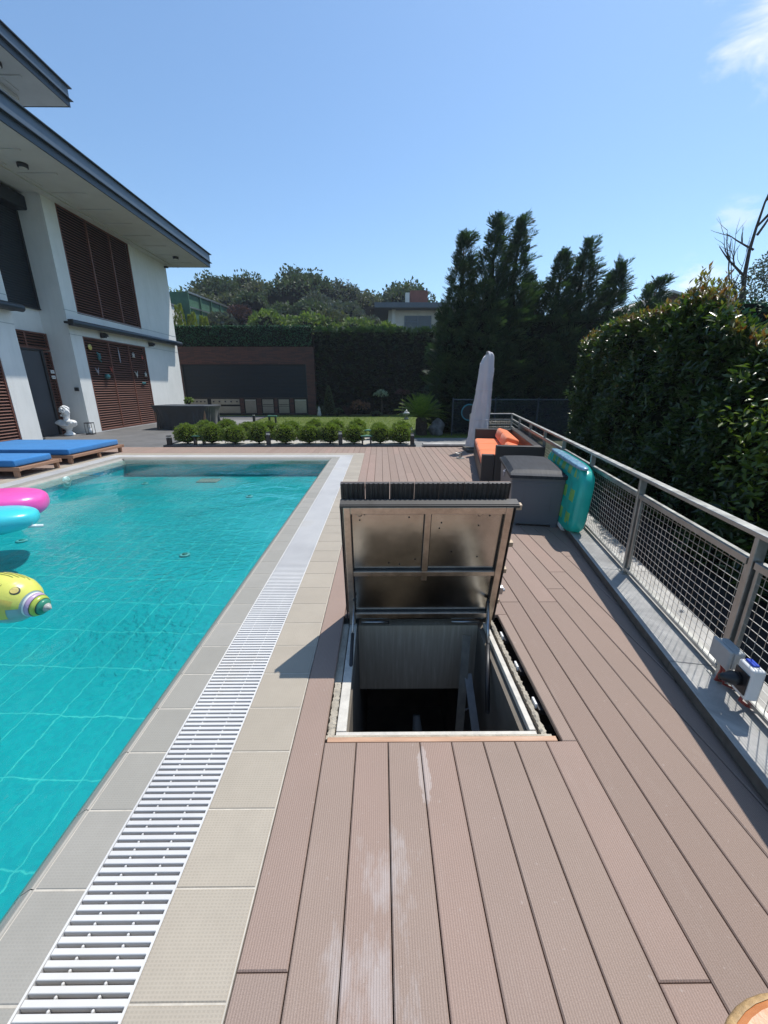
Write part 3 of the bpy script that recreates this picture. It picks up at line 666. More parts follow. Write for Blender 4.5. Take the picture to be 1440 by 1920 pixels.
# ------------------------------------------------------------------ terrace, paths, lawn
tp = MB().box((-11.62, 11.3, -0.06), (-6.15, 21.0, -0.004)).box((-13.0, 21.0, -0.06), (-6.6, 24.2, -0.004)).box((-11.62, 0.5, -0.06), (-9.61, 11.3, -0.004))
struct(tp.build('terrace', 'paving'))
pp = MB().prism([(-8.2, 15.9), (-6.9, 17.6), (-6.35, 21.2), (-7.9, 21.2)], -0.003, 0.004)
struct(pp.build('path', 'palepath'))
ps = MB().box((0.98, 11.3, -0.06), (3.7, 14.0, -0.004)); struct(ps.build('patio', 'palepath'))
lw = MB().prism([(-6.15, 12.9 + 0.5), (4.2, 13.4), (4.2, 14.05), (4.2, 25.3), (-13, 25.3), (-13, 24.2), (-6.6, 24.2), (-6.35, 21.0)], -0.07, -0.002)
struct(lw.build('lawn', 'lawn'))
n = 42000
X = rng.uniform(-7, 4.1, n); Y = 13.5 + 11.5 * rng.random(n) ** 1.3
keep = X > -6.3 + 0 * Y; X = X[keep]; Y = Y[keep]; n = len(X)
Pp = np.stack([X, Y, np.full(n, -0.003)], 1); D = rng.normal(size=(n, 3)) * 0.35; D[:, 2] = 1
Nn = rdir(n); Nn[:, 2] *= 0.2
struct(leaves('grass', Pp, D, Nn, rng.uniform(0.03, 0.065, n), 0.012, 'grass', fold=0.1), 'stuff')

# ------------------------------------------------------------------ hatch and pit
pit = thing('pump_pit', 'open concrete pump pit under the lifted hatch lid in the wooden deck', 'pit', (0, 0, 0))
wl = MB()
ix0, ix1, iy0, iy1 = -0.165, 0.70, 1.555, 2.50
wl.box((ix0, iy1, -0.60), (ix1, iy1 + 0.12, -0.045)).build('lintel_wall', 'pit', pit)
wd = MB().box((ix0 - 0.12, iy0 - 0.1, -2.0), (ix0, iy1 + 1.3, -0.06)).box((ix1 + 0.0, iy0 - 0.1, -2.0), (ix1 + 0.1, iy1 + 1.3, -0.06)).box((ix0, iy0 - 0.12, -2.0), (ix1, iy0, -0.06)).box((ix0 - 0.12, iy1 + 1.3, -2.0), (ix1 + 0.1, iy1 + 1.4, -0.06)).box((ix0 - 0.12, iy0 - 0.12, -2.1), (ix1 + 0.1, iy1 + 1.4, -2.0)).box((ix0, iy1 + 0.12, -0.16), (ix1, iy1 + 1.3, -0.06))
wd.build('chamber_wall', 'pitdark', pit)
fr_ = MB().box((ix1 + 0.035, iy0, -0.055), (ix1 + 0.065, iy1, -0.02)).box((ix0 - 0.06, iy0, -0.055), (ix0 - 0.01, iy1, -0.022)).box((ix0 - 0.06, iy0 - 0.028, -0.055), (ix1 + 0.065, iy0 - 0.003, -0.024))
fr_.build('rim_frame', 'creampaint', pit, bevel=0.003)
cl = MB()
def lumpy(x0, x1, y0, y1, z0, nseg, seed, amp=0.007):
    rr = random.Random(seed)
    pts = [(y0 + (y1 - y0) * i / nseg) for i in range(nseg + 1)]
    L_ = [(x0 + rr.uniform(-amp, amp), y, z0 + rr.uniform(-amp, amp)) for y in pts]; R_ = [(x1 + rr.uniform(-amp, amp), y, z0 + rr.uniform(-amp, amp)) for y in pts]
    C_ = [((x0 + x1) / 2 + rr.uniform(-amp, amp), y, z0 + amp + rr.uniform(-amp, amp)) for y in pts]
    B_ = [(x1, y, z0 - 0.08) for y in pts]; A_ = [(x0, y, z0 - 0.08) for y in pts]
    o = len(cl.v); rows = [A_, L_, C_, R_, B_]
    for r_ in rows: cl.v.extend(r_)
    m_ = nseg + 1
    for a in range(4):
        for i in range(nseg): cl.f.append((o + a * m_ + i, o + a * m_ + i + 1, o + (a + 1) * m_ + i + 1, o + (a + 1) * m_ + i))
lumpy(ix1 + 0.092, ix1 + 0.118, iy0 - 0.02, iy1 + 0.05, -0.035, 90, 3, 0.004)
cl.build('broken_concrete_edge', 'concrete', pit); cl = MB()
lumpy(ix0 - 0.10, ix0 - 0.066, iy0 - 0.04, iy0 + 0.34, -0.022, 40, 5, 0.003); cl.build('broken_concrete_edge', 'concrete', pit)

MB().box((ix1 + 0.1, iy0 - 0.06, -0.16), (HX1 + 0.12, iy1 + 0.2, -0.14)).build('recess_floor', 'black', pit); MB().box((HX1 + 0.10, iy0 - 0.06, -0.139), (HX1 + 0.12, HY1 + 0.1, -0.03)).build('joist', 'black', pit); MB().box((HX0 - 0.02, iy0 - 0.06, -0.16), (ix0 - 0.12, iy1 + 0.2, -0.14)).build('recess_floor', 'black', pit)
MB().box((HX0 - 0.003, iy0 + 0.34, -0.09), (ix0 - 0.066, iy1, -0.028)).build('side_packing', 'concrete', pit)
for yy in (1.72, 2.02, 2.33):
    MB().box((HX1 - 0.035, yy, -0.05), (HX1 - 0.023, yy + 0.055, -0.02)).build('deck_clip', 'white', pit, bevel=0.002)
    MB().box((HX1 - 0.02, yy - 0.02, -0.07), (HX1 + 0.02, yy + 0.06, -0.04)).build('joist_bracket', 'blackplastic', pit)
MB().box((HX0 + 0.01, HY0 - 0.026, -0.03), (HX1 - 0.02, HY0 + 0.003, -0.004)).build('timber_edge_strip', 'orangewood', pit, bevel=0.003)
MB().box((HX0, HY0 + 0.004, -0.04), (HX1 - 0.03, HY0 + 0.026, -0.018)).build('edge_sealant', 'concrete', pit)
MB().tube([(0.30, 2.75, -1.1), (0.31, 2.7, -1.25), (0.33, 2.6, -1.55), (0.335, 2.58, -1.62)], [0.03, 0.045, 0.04, 0.055], 12).build('drain_pipe', 'grey_plastic', pit, True)
MB().tube([(0.55, 2.3, -2.0), (0.55, 2.3, -0.9)], 0.03, 10).tube([(0.62, 2.1, -1.9), (0.62, 2.1, -1.2), (0.66, 2.0, -1.0)], 0.055, 12).build('pump_pipework', 'grey_plastic', pit, True)
MB().tube([(0.60, 2.3, -0.60), (0.57, 2.34, -0.66), (0.61, 2.36, -0.68), (0.63, 2.32, -0.62)], 0.006, 8).build('hook', 'strut', pit, True)
tag(MB().bar((0.60, 2.40, -0.06), (0.52, 2.10, -0.75), 0.055, 0.02).build('timber_offcut', 'darkwood'), 'long pale board leaning in the right corner of the open pit', 'board')
tag(MB().bar((0.60, 2.30, -0.30), (0.62, 2.0, -0.60), 0.05, 0.012).build('timber_offcut', 'boardgrey'), 'short white board leaning on the long board in the pit', 'board')

# lid
lid = thing('hatch_lid', 'open steel hatch lid with deck boards on its back standing over the pit', 'hatch lid', (0, 2.50, -0.005))
lid.rotation_euler = (R(90 + 13.7), 0, 0)
LX0, LX1, LV = -0.245, 0.805, 0.965
def lb(n, a, b, mat, bev=0.002): return MB().box(a, b).build(n, mat, lid, bevel=bev)
lb('back_sheet', (LX0 + 0.02, 0.02, -0.004), (LX1 - 0.02, LV - 0.02, 0.0), 'stainless', 0)
fw = 0.042; fh = 0.032
f_ = MB().box((LX0 + 0.02, 0, 0), (LX0 + 0.02 + fw, LV, fh)).box((LX1 - 0.02 - fw, 0, 0), (LX1 - 0.02, LV, fh)).box((LX0 + 0.02 + fw, LV - fw - 0.005, 0), (LX1 - 0.02 - fw, LV, fh - 0.001)).box((LX0 + 0.02 + fw, 0.06, 0), (LX1 - 0.02 - fw, 0.06 + fw, fh - 0.001))
f_.build('frame', 'lidframe', lid, bevel=0.003)
lb('cross_bar', (LX0 + 0.02 + fw, 0.44, 0.001), (LX1 - 0.02 - fw, 0.44 + 0.036, fh - 0.003), 'lidframe')
lb('centre_bar', (0.265, 0.40, 0.0015), (0.30, LV - fw - 0.005, fh - 0.005), 'lidframe')
pp_ = MB()
for (a0, a1, b0, b1) in ((LX0 + .062, .265, .476, LV - .05), (.30, LX1 - .062, .476, LV - .05), (LX0 + .062, LX1 - .062, .102, .44)):
    for (a, b, c, d) in ((a0, a1, b0, b0 + .006), (a0, a1, b1 - .006, b1), (a0, a0 + .006, b0, b1), (a1 - .006, a1, b0, b1)): pp_.box((a, c, 0.001), (b, d, 0.010))
pp_.build('sealant_bead', 'blackplastic', lid)
e_ = MB().box((LX0, 0.0, -0.045), (LX0 + 0.004, LV + 0.012, 0.02)).box((LX1 - 0.004, 0.0, -0.045), (LX1, LV + 0.012, 0.02)).box((LX0, LV + 0.012, -0.045), (LX1 + 0.015, LV + 0.016, 0.020)).box((LX0, LV - 0.004, 0.014), (LX1 + 0.015, LV + 0.0115, 0.030))
e_.build('edge_angle', 'darksteel', lid)
rr = random.Random(4)
for (x, v) in [(-.13, .90), (-.10, .90), (-.13, .86), (.02, .93), (.17, .88), (.12, .52), (.22, .56), (.37, .84), (.36, .80), (.52, .91), (.60, .82), (.66, .89), (.05, .53), (.62, .58), (.45, .62)]:
    MB().lathe([(0.0055, 0), (0.0055, 0.002), (0.002, 0.003)], (x, v, 0), 8).build('screw', 'ink', lid)
for (x, v) in ((-0.13, 0.90), (0.60, 0.90)): MB().lathe([(0.016, 0), (0.014, 0.003), (0.006, 0.0035)], (x, v, 0), 12).build('washer', 'lidframe', lid, True)
# decking on the outside, ribbed underside towards the camera, sticks out past the frame
for j in range(7):
    x0 = LX0 + 0.0 + j * 0.15; x1 = min(x0 + 0.146, LX1 - 0.02)
    c_ = MB(); nr = 5; wv_ = (x1 - x0) / nr
    poly = [(x0, -0.105), (x1, -0.105)]
    top = []
    for r_ in range(nr):
        a = x0 + r_ * wv_; top += [(a, -0.083), (a + wv_ * 0.42, -0.083), (a + wv_ * 0.55, -0.090), (a + wv_ * 0.88, -0.090)]
    top.append((x1, -0.083)); poly = [(x0, -0.106), (x1, -0.106)] + list(reversed(top))
    T = Matrix(((1, 0, 0, 0), (0, 0, 1, 0), (0, 1, 0, 0), (0, 0, 0, 1)))
    c_.prism(poly, 0.0, 1.065, T); c_.build('deck_board', 'cladding', lid)
    MB().box((x0, 0.0, -0.112), (x1, 1.066, -0.1065)).build('board_face', 'deck', lid)
for j, v in enumerate((0.90, 0.62, 0.40, 0.12)):
    MB().box((LX0 + 0.03, v, -0.082), (LX1 + 0.06 - 0.008 * j, v + 0.035, -0.046)).build('batten', 'palewood', lid, bevel=0.002)
MB().box((LX1, 0.25, -0.03), (LX1 + 0.03, 0.31, 0.0)).tube([(LX1 + .03, .28, -.015), (LX1 + .045, .28, -.015)], 0.012, 10).build('latch', 'strut', lid, bevel=0.002)
MB().tube([(LX0 + 0.1, 0, 0.01), (LX0 + 0.3, 0, 0.01)], 0.012, 10).build('hinge', 'strut', lid, True); MB().tube([(LX1 - 0.3, 0, 0.01), (LX1 - 0.1, 0, 0.01)], 0.012, 10).build('hinge', 'strut', lid, True)
for (top, bot, lb_) in (((-0.185, 2.42, 0.22), (-0.187, 1.93, -0.10), 'gas strut holding the left side of the open hatch lid'), ((0.735, 2.42, 0.19), (0.640, 1.93, -0.27), 'gas strut holding the right side of the open hatch lid')):
    top = Vector(top); bot = Vector(bot); mid = top.lerp(bot, 0.42)
    t = thing('gas_strut', lb_, 'gas strut', bot, 0, 'gas struts of the hatch')
    MB().tube([mid - bot, (0, 0, 0)], 0.011 if top.x < 0 else 0.015, 12).build('cylinder', 'blackplastic', t, True)
    MB().tube([top - bot, mid - bot], 0.006 if top.x < 0 else 0.011, 12).build('rod', 'strut', t, True)
    MB().ell(tuple(top - bot), (0.014,) * 3).build('end_joint', 'blackplastic', t, True); MB().ell((0, 0, 0), (0.014,) * 3).build('end_joint', 'blackplastic', t, True)

# ------------------------------------------------------------------ stone kerb + railing
rd = Vector((0.187, 1, 0)).normalized(); rn = Vector((rd.y, -rd.x, 0))   # rn points away from the deck
RZ = math.atan2(-rd.x, rd.y)
def rp(y, off=0.0, z=0.0): return Vector((railx(y), y, z)) + rn * off
HT = 0.08
kb = MB(); ke = MB()
y = -0.6
segl = []
yy = -0.6
while yy < 11.2:
    y2 = min(yy + 1.25, 11.45); segl.append((yy, y2)); yy = y2
for a, b in segl:
    A = rp(a, -0.205) + rd * 0.002; B = rp(b, -0.205) - rd * 0.002; C = rp(b, 0.21) - rd * 0.002; D_ = rp(a, 0.21) + rd * 0.002
    kb.prism([(A.x, A.y), (D_.x, D_.y), (C.x, C.y), (B.x, B.y)], 0.028, HT)
A = rp(11.26, 0.21); kb.prism([(1.2, 11.26), (railx(11.45) - 0.208, 11.26), (railx(11.45) - 0.17, 11.62), (1.2, 11.62)], 0.028, HT)
struct(kb.build('stone_kerb', 'slab', bevel=0.004))
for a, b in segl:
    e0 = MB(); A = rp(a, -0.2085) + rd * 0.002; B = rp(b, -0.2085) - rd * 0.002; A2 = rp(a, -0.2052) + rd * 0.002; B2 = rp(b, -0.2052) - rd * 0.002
    e0.prism([(A.x, A.y), (A2.x, A2.y), (B2.x, B2.y), (B.x, B.y)], 0.0275, HT - 0.003); struct(e0.build('kerb_shade_strip', 'darkstone_shade'))  # thin strip added to put shade into the colour of the kerb side
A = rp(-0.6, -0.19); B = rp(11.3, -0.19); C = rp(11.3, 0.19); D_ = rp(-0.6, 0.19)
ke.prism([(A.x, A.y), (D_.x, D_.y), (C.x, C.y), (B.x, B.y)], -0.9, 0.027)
struct(ke.build('kerb_base', 'darkstone_shade'))

rail = thing('railing', 'galvanised steel railing with wire mesh panels along the right side of the deck', 'railing', tuple(rp(1.797, 0, HT)), 0)
ro = rail.location.copy()
posts = [0.50, 1.797, 3.10, 4.33, 5.58, 6.85, 8.26, 9.80, 11.26]
TOP = 0.915
def rr_(y, off=0, z=0): return rp(y, off, z) - ro
MB().bar(rr_(-0.7, 0, TOP), rr_(11.28, 0, TOP), 0.062, 0.026).build('top_rail', 'steel', rail, bevel=0.004)
for y in posts:
    p = MB(); p.bar(rr_(y, 0, HT), rr_(y, 0, TOP - 0.013), 0.030, 0.05, up=rn); p.build('post', 'steel', rail, bevel=0.003)
    b0 = rr_(y, 0, HT + 0.004); MB().bar(b0 - rd * 0.05, b0 + rd * 0.05, 0.09, 0.008).build('base_plate', 'steel', rail, bevel=0.002)
MB().bar(rr_(-0.7, 0, 0.765), rr_(0.5 - .03, 0, 0.765), 0.045, 0.035).build('mesh_frame', 'steel', rail)
for a, b in zip([-0.7] + posts[:-1], posts):
    a2 = a + 0.028; b2 = b - 0.028
    f = MB()
    f.bar(rr_(a2, 0, 0.765), rr_(b2, 0, 0.765), 0.046, 0.036).bar(rr_(a2, 0, HT + 0.045), rr_(b2, 0, HT + 0.045), 0.036, 0.022)
    f.bar(rr_(a2 + 0.012, 0, HT + 0.056), rr_(a2 + 0.012, 0, 0.746), 0.022, 0.022, up=rn).bar(rr_(b2 - 0.012, 0, HT + 0.056), rr_(b2 - 0.012, 0, 0.746), 0.022, 0.022, up=rn)
    if a > -0.6: f.build('mesh_frame', 'steel', rail, bevel=0.002)
    if a < 8.5:
        wm = MB(); z = HT + 0.10; nz_ = 13; dz = (0.745 - z + 0.02) / nz_
        for i in range(nz_): wm.tube([rr_(a2 + .02, 0.0, z + i * dz), rr_(b2 - .02, 0.0, z + i * dz)], 0.0018, 5, False)
        nv = max(2, int((b2 - a2) / 0.052))
        for i in range(1, nv):
            yy = a2 + (b2 - a2) * i / nv; wm.tube([rr_(yy, 0.005, HT + 0.05), rr_(yy, 0.005, 0.75)], 0.0018, 5, False)
        wm.build('wire_mesh', 'wire', rail)
    else:
        wm = MB()
        for i in range(6): wm.bar(rr_(a2, 0, 0.18 + i * 0.10), rr_(b2, 0, 0.18 + i * 0.10), 0.02, 0.02)
        wm.build('cross_bars', 'steel', rail)
# return along the far edge of the deck
r2 = thing('railing', 'short return of the steel railing across the far end behind the parasol', 'railing', (railx(11.26), 11.26, HT))
xe = -1.15
MB().bar((0, 0, TOP - HT), (xe, 0, TOP - HT), 0.062, 0.026).build('top_rail', 'steel', r2, bevel=0.004)
fb = MB()
for z in (0.68, 0.54, 0.44, 0.34, 0.24, 0.14): fb.bar((-0.02, 0, z), (xe, 0, z), 0.025, 0.03 if z > .6 else 0.02)
fb.build('cross_bars', 'steel', r2)
wm = MB()
for i in range(12): wm.tube([(-0.02, 0.02, 0.08 + i * 0.05), (xe, 0.02, 0.08 + i * 0.05)], 0.002, 4, False)
for i in range(22): wm.tube([(-0.03 - i * 0.05, 0.02, 0.06), (-0.03 - i * 0.05, 0.02, 0.66)], 0.002, 4, False)
wm.build('wire_mesh', 'wire', r2)
for x in (xe,): MB().bar((x, 0, 0), (x, 0, TOP - HT - 0.013), 0.05, 0.03, up=(0, 1, 0)).build('post', 'steel', r2)

# electrical boxes on the near post
bx = thing('junction_box', 'grey electrical junction box strapped to the nearest railing post', 'junction box', tuple(rp(1.70, -0.035, 0.30)), RZ)
MB().box((-0.055, -0.07, -0.05), (0.0, 0.07, 0.05)).build('body', 'grey_plastic', bx, bevel=0.012, seg=3)
MB().box((-0.075, -0.075, -0.055), (-0.056, 0.075, 0.055)).build('lid', 'grey_plastic', bx, bevel=0.01, seg=3)
MB().tube([(-0.03, 0.035, -0.05), (-0.02, 0.03, -0.12), (-0.02, 0.05, -0.2), (0.05, 0.06, -0.215)], 0.007, 8).tube([(-0.03, 0.02, -0.05), (-0.015, 0.01, -0.14), (0.0, 0.02, -0.2), (0.06, 0.0, -0.215)], 0.006, 8).build('cable', 'redcable', bx, True)
sk = thing('power_socket', 'white weatherproof power socket with black plug beside the junction box', 'socket', tuple(rp(1.545, -0.035, 0.27)), RZ)
MB().box((-0.06, -0.05, -0.085), (0, 0.05, 0.085)).build('body', 'white', sk, bevel=0.012, seg=3)
MB().box((-0.045, -0.02, 0.086), (-0.015, 0.035, 0.095)).build('cap', 'bluecap', sk, bevel=0.003)
MB().box((-0.066, -0.045, -0.06), (-0.061, 0.045, 0.05)).build('gasket', 'blackplastic', sk, bevel=0.002)
MB().lathe([(0.032, 0), (0.034, 0.03), (0.022, 0.055), (0.014, 0.08)], (0, 0, 0), 14, Matrix.Translation((-0.066, 0.01, -0.005)) @ Matrix.Rotation(R(-90), 4, 'Y')).build('plug', 'blackplastic', sk, True)
MB().tube([(-0.03, 0, -0.085), (-0.03, 0.01, -0.13), (0.02, 0.03, -0.17), (0.10, 0.0, -0.18)], 0.008, 8).build('cable', 'redcable', sk, True)

# round stool at the bottom right corner
st_ = thing('stool', 'round stool with tan leather top and straw rim at the bottom right corner', 'stool', (0.79, 0.22, 0))
MB().lathe([(0.20, 0.0), (0.238, 0.0), (0.238, 0.020), (0.226, 0.027), (0.12, 0.032), (0.01, 0.034)], (0, 0, 0.43), 48).build('seat', 'leather', st_)
MB().lathe([(0.238, 0.0), (0.244, 0.0), (0.249, 0.012), (0.244, 0.024), (0.236, 0.026)], (0, 0, 0.427), 48, None, False).build('rim', 'straw', st_, True)
for a in range(4):
    an = R(45 + 90 * a); MB().tube([(0.13 * math.cos(an), 0.13 * math.sin(an), 0.43), (0.17 * math.cos(an), 0.17 * math.sin(an), 0.0)], [0.018, 0.013], 10).build('leg', 'teak', st_, True)

# ------------------------------------------------------------------ storage box
sb = thing('storage_box', 'grey resin storage box with black lid in front of the wicker sofa', 'storage box', (1.535, 4.55, 0), RZ)
WB, DB, HB = 0.60, 1.25, 0.60
b = MB()
def frus(mb, x0, x1, y0, y1, z0, z1, ins): 
    mb.add([(x0 + ins, y0 + ins, z0), (x1 - ins, y0 + ins, z0), (x1 - ins, y1 - ins, z0), (x0 + ins, y1 - ins, z0), (x0, y0, z1), (x1, y0, z1), (x1, y1, z1), (x0, y1, z1)], [(0, 3, 2, 1), (4, 5, 6, 7), (0, 1, 5, 4), (1, 2, 6, 5), (2, 3, 7, 6), (3, 0, 4, 7)]); return mb
frus(b, 0, WB, 0, DB, 0.02, HB, 0.025).build('body', 'boxgrey', sb, bevel=0.015, seg=3)
pn = MB().box((0.14, 0.001, 0.50), (0.46, 0.006, 0.515)).box((0.14, 0.006, 0.16), (0.15, 0.012, 0.50)).box((0.45, 0.006, 0.16), (0.46, 0.012, 0.50)).box((0.0, -0.004, HB - 0.06), (WB, 0.0, HB - 0.045))
pn.build('moulded_panel', 'boxgrey', sb, bevel=0.003)
MB().box((0.03, 0.03, 0), (0.10, DB - 0.03, 0.03)).box((WB - 0.10, 0.03, 0), (WB - 0.03, DB - 0.03, 0.03)).build('foot', 'boxgrey', sb, bevel=0.004)
ld = MB()
def lf(u, v):
    x = -0.02 + (WB + 0.04) * u; y = -0.02 + (DB + 0.04) * v
    z = HB + 0.045 + 0.05 * math.sin(math.pi * min(max(v, 0), 1)) ** 0.5 * 0.7 + 0.012 * math.sin(math.pi * u)
    if u in (0, 1) or v in (0, 1): z = HB + 0.03
    x = min(max(x, -0.018), WB + 0.018)
    if v < 0.06: z = HB + 0.03 + (0.012 if v > 0 else 0)
    return (x, y, z)
ld.grid(lf, 14, 18)
ld.box((-0.025, -0.025, HB - 0.005), (WB + 0.025, DB + 0.025, HB + 0.029))
ld.build('lid', 'boxlid', sb)
MB().tube([(-0.03, 0.42, HB + 0.01), (-0.045, 0.42, HB - 0.03), (-0.045, 0.42, HB - 0.09)], 0.010, 8).tube([(-0.04, 0.38, HB - 0.02), (-0.045, 0.46, HB - 0.02)], 0.012, 8).build('latch', 'decogrey', sb, True)
tag(MB().tube([(2.135, 4.36, 0.045), (2.20, 4.75, 0.048)], 0.045, 16).build('pool_noodle', 'white', None, True, bevel=0.006), 'white foam roll end lying at the corner of the storage box', 'foam roll')
tag(MB().tube([(2.13, 4.50, 0.125), (2.21, 4.95, 0.13)], 0.042, 16).build('pool_noodle', 'bluefloat', None, True), 'blue foam roll end on top of the white one by the storage box', 'foam roll')

# inflatable mattress leaning on the railing
im = thing('air_mattress', 'teal inflatable mattress with yellow squares propped against the railing', 'air mattress', tuple(rp(3.93, -0.17, 0.035)), RZ)
im.rotation_euler = (0, R(4), RZ)
def superbox(mb, sx, sy, sz, e=4.5, nu=48, nv=32, quilt=0.0):
    for j in range(nv + 1):
        t_ = -math.pi / 2 + math.pi * j / nv
        for i in range(nu):
            a = 2 * math.pi * i / nu
            f = lambda w, m_: math.copysign(abs(w) ** (2 / m_), w)
            x = f(math.cos(t_), e) * f(math.cos(a), e); y = f(math.cos(t_), e) * f(math.sin(a), e); z = f(math.sin(t_), e)
            k_ = 1 + quilt * (math.cos(y * sy / 0.13 * math.pi) * math.cos(z * sz / 0.13 * math.pi) - 0.5) if abs(y) < .92 and abs(z) < .92 else 1
            mb.v.append((x * sx * k_, y * sy, z * sz))
    for j in range(nv):
        for i in range(nu): mb.f.append((j * nu + i, j * nu + (i + 1) % nu, (j + 1) * nu + (i + 1) % nu, (j + 1) * nu + i))
    return mb
superbox(MB(), 0.095, 0.85, 0.385, 5, 64, 56, 0.10).build('mattress', 'tealvinyl', im, True, loc=(0, 0.86, 0.39))
superbox(MB(), 0.06, 0.74, 0.03, 3.5, 48, 12).build('clear_top_strip', 'bluevinyl', im, True, loc=(-0.045, 0.80, 0.755))

# ------------------------------------------------------------------ wicker sofa
sf = thing('wicker_sofa', 'dark wicker outdoor sofa with orange cushions along the railing', 'sofa', (1.73, 6.80, 0), RZ)
SW, SL = 1.0, 3.05
MB().box((0.0, 0.0, 0.02), (SW - 0.18, SL - 0.18, 0.30)).build('base', 'wicker', sf, bevel=0.01)
MB().box((SW - 0.17, 0.0, 0.02), (SW, SL, 0.68)).build('backrest', 'wicker', sf, bevel=0.012)
MB().box((0.22, -0.14, 0.02), (SW + 0.0, -0.003, 0.68)).build('end_panel', 'wicker', sf, bevel=0.012)
MB().box((0.0, -0.12, 0.02), (0.215, -0.003, 0.52)).build('armrest', 'wicker', sf, bevel=0.012)
MB().box((0.0, SL - 0.175, 0.02), (SW - 0.173, SL, 0.66)).build('far_panel', 'wicker', sf, bevel=0.012)
for j in range(3):
    y0 = 0.01 + j * (SL - 0.2) / 3; y1 = y0 + (SL - 0.2) / 3 - 0.012
    MB().box((0.0, y0, 0.303), (SW - 0.185, y1, 0.45)).build('seat_cushion', 'orange', sf, True, bevel=0.05, seg=4)
    T = Matrix.Translation((SW - 0.40, (y0 + y1) / 2, 0.445)) @ Matrix.Rotation(R(16), 4, 'Y')
    MB().box((-0.16, -(y1 - y0) / 2 + 0.01, 0.0), (0.10, (y1 - y0) / 2 - 0.01, 0.23 if j else 0.15), T).build('back_cushion', 'orange', sf, True, bevel=0.05, seg=4)
gd = thing('floor_bracket', 'small grey metal foot on the deck beside the sofa', 'metal foot', (1.88, 9.35, 0))
MB().box((-0.08, -0.08, 0), (0.08, 0.08, 0.02)).tube([(0, 0, 0.02), (0, 0, 0.14)], 0.03, 12).tube([(0, 0, 0.10), (-0.13, -0.02, 0.13)], 0.018, 8).build('foot', 'steel', gd, bevel=0.002)

# parasol in its cover
pr_ = thing('covered_parasol', 'tall closed parasol in a pale grey fabric cover beyond the sofa', 'parasol', (2.58, 10.55, 0))
def cov(u, v):
    z = 0.12 + v * 2.30
    wl_ = 0.30 - 0.16 * v ** 0.9; wr_ = 0.21 - 0.05 * v
    if v > 0.88: s_ = ((v - 0.88) / 0.12); wl_ *= math.sqrt(max(0, 1 - s_ ** 2)) ; wr_ *= math.sqrt(max(0, 1 - (s_ ** 4)))
    a = 2 * math.pi * u; ca, sa = math.cos(a), math.sin(a)
    rad = (wl_ if ca < 0 else wr_)
    fold = 1 + 0.13 * math.sin(a * 5 + v * 3) + 0.07 * math.sin(a * 11 - v * 9) * (1.2 - v) + 0.03 * math.sin(a * 23 + v * 31)
    return (ca * rad * fold + 0.06 * v, sa * 0.17 * (1 - 0.3 * v) * fold, z + (0.05 * ca if v > 0.9 else 0))
cv = MB().grid(cov, 48, 60); cv.build('cover', 'cover', pr_, True)
MB().tube([(0, 0, 0), (0, 0, 2.3)], 0.04, 12).build('mast', 'steel', pr_, True)
for v_ in (0.30, 0.62):
    MB().tube([Vector(cov(k_ / 32, v_)) * 1.0 + Vector((0, 0, 0)) for k_ in range(33)], 0.012, 6, False).build('strap', 'cover', pr_, True)
MB().tube([Vector(cov(0.97, v_ / 20)) + Vector((0.006, -0.004, 0)) for v_ in range(18)], 0.008, 6).build('zip', 'cover', pr_, True)
MB().box((-0.35, -0.35, 0), (0.35, 0.35, 0.08)).build('base', 'darkstone_shade', pr_, bevel=0.01)

# ------------------------------------------------------------------ loungers
def lounger(x1, y0, wdt, length, lab, py):
    t = thing('sun_lounger', lab, 'sun lounger', (x1, y0, 0), 0, 'blue sun loungers by the pool')
    f = MB().box((-length, 0, 0.125), (0, 0.05, 0.195)).box((-length, wdt - 0.05, 0.125), (0.0, wdt, 0.195)).box((-0.05, 0.051, 0.13), (-0.005, wdt - 0.051, 0.19)).box((-length, 0.051, 0.13), (-length + 0.05, wdt - 0.051, 0.19))
    f.build('frame', 'teak', t, bevel=0.006)
    s_ = MB(); k_ = 0.06
    while k_ < length - 0.08: s_.box((-k_ - 0.07, 0.051, 0.165), (-k_, wdt - 0.051, 0.185)); k_ += 0.095
    s_.build('slats', 'teak', t)
    for lx in (-0.10, -length / 2, -length + 0.12):
        for ly in (0.005, wdt - 0.075): MB().box((lx - 0.035, ly, 0), (lx + 0.035, ly + 0.07, 0.124)).build('leg', 'teak', t, bevel=0.004)
    if wdt > 1.2: MB().box((-0.09, wdt / 2 - .03, 0), (-0.03, wdt / 2 + .03, 0.124)).build('leg', 'teak', t, bevel=0.004)
    MB().box((-length + 0.05, 0.03, 0.197), (-0.10, wdt - 0.05 - py, 0.325)).build('mattress', 'blue', t, True, bevel=0.028, seg=4)
    return t
lounger(-6.70, 8.66, 1.80, 2.75, 'double wooden daybed with wide blue mattress, the farther one from the camera', 0.0)
lounger(-6.66, 7.27, 1.02, 2.6, 'single wooden sun lounger with blue mattress, the nearer one at the left edge', 0.06)

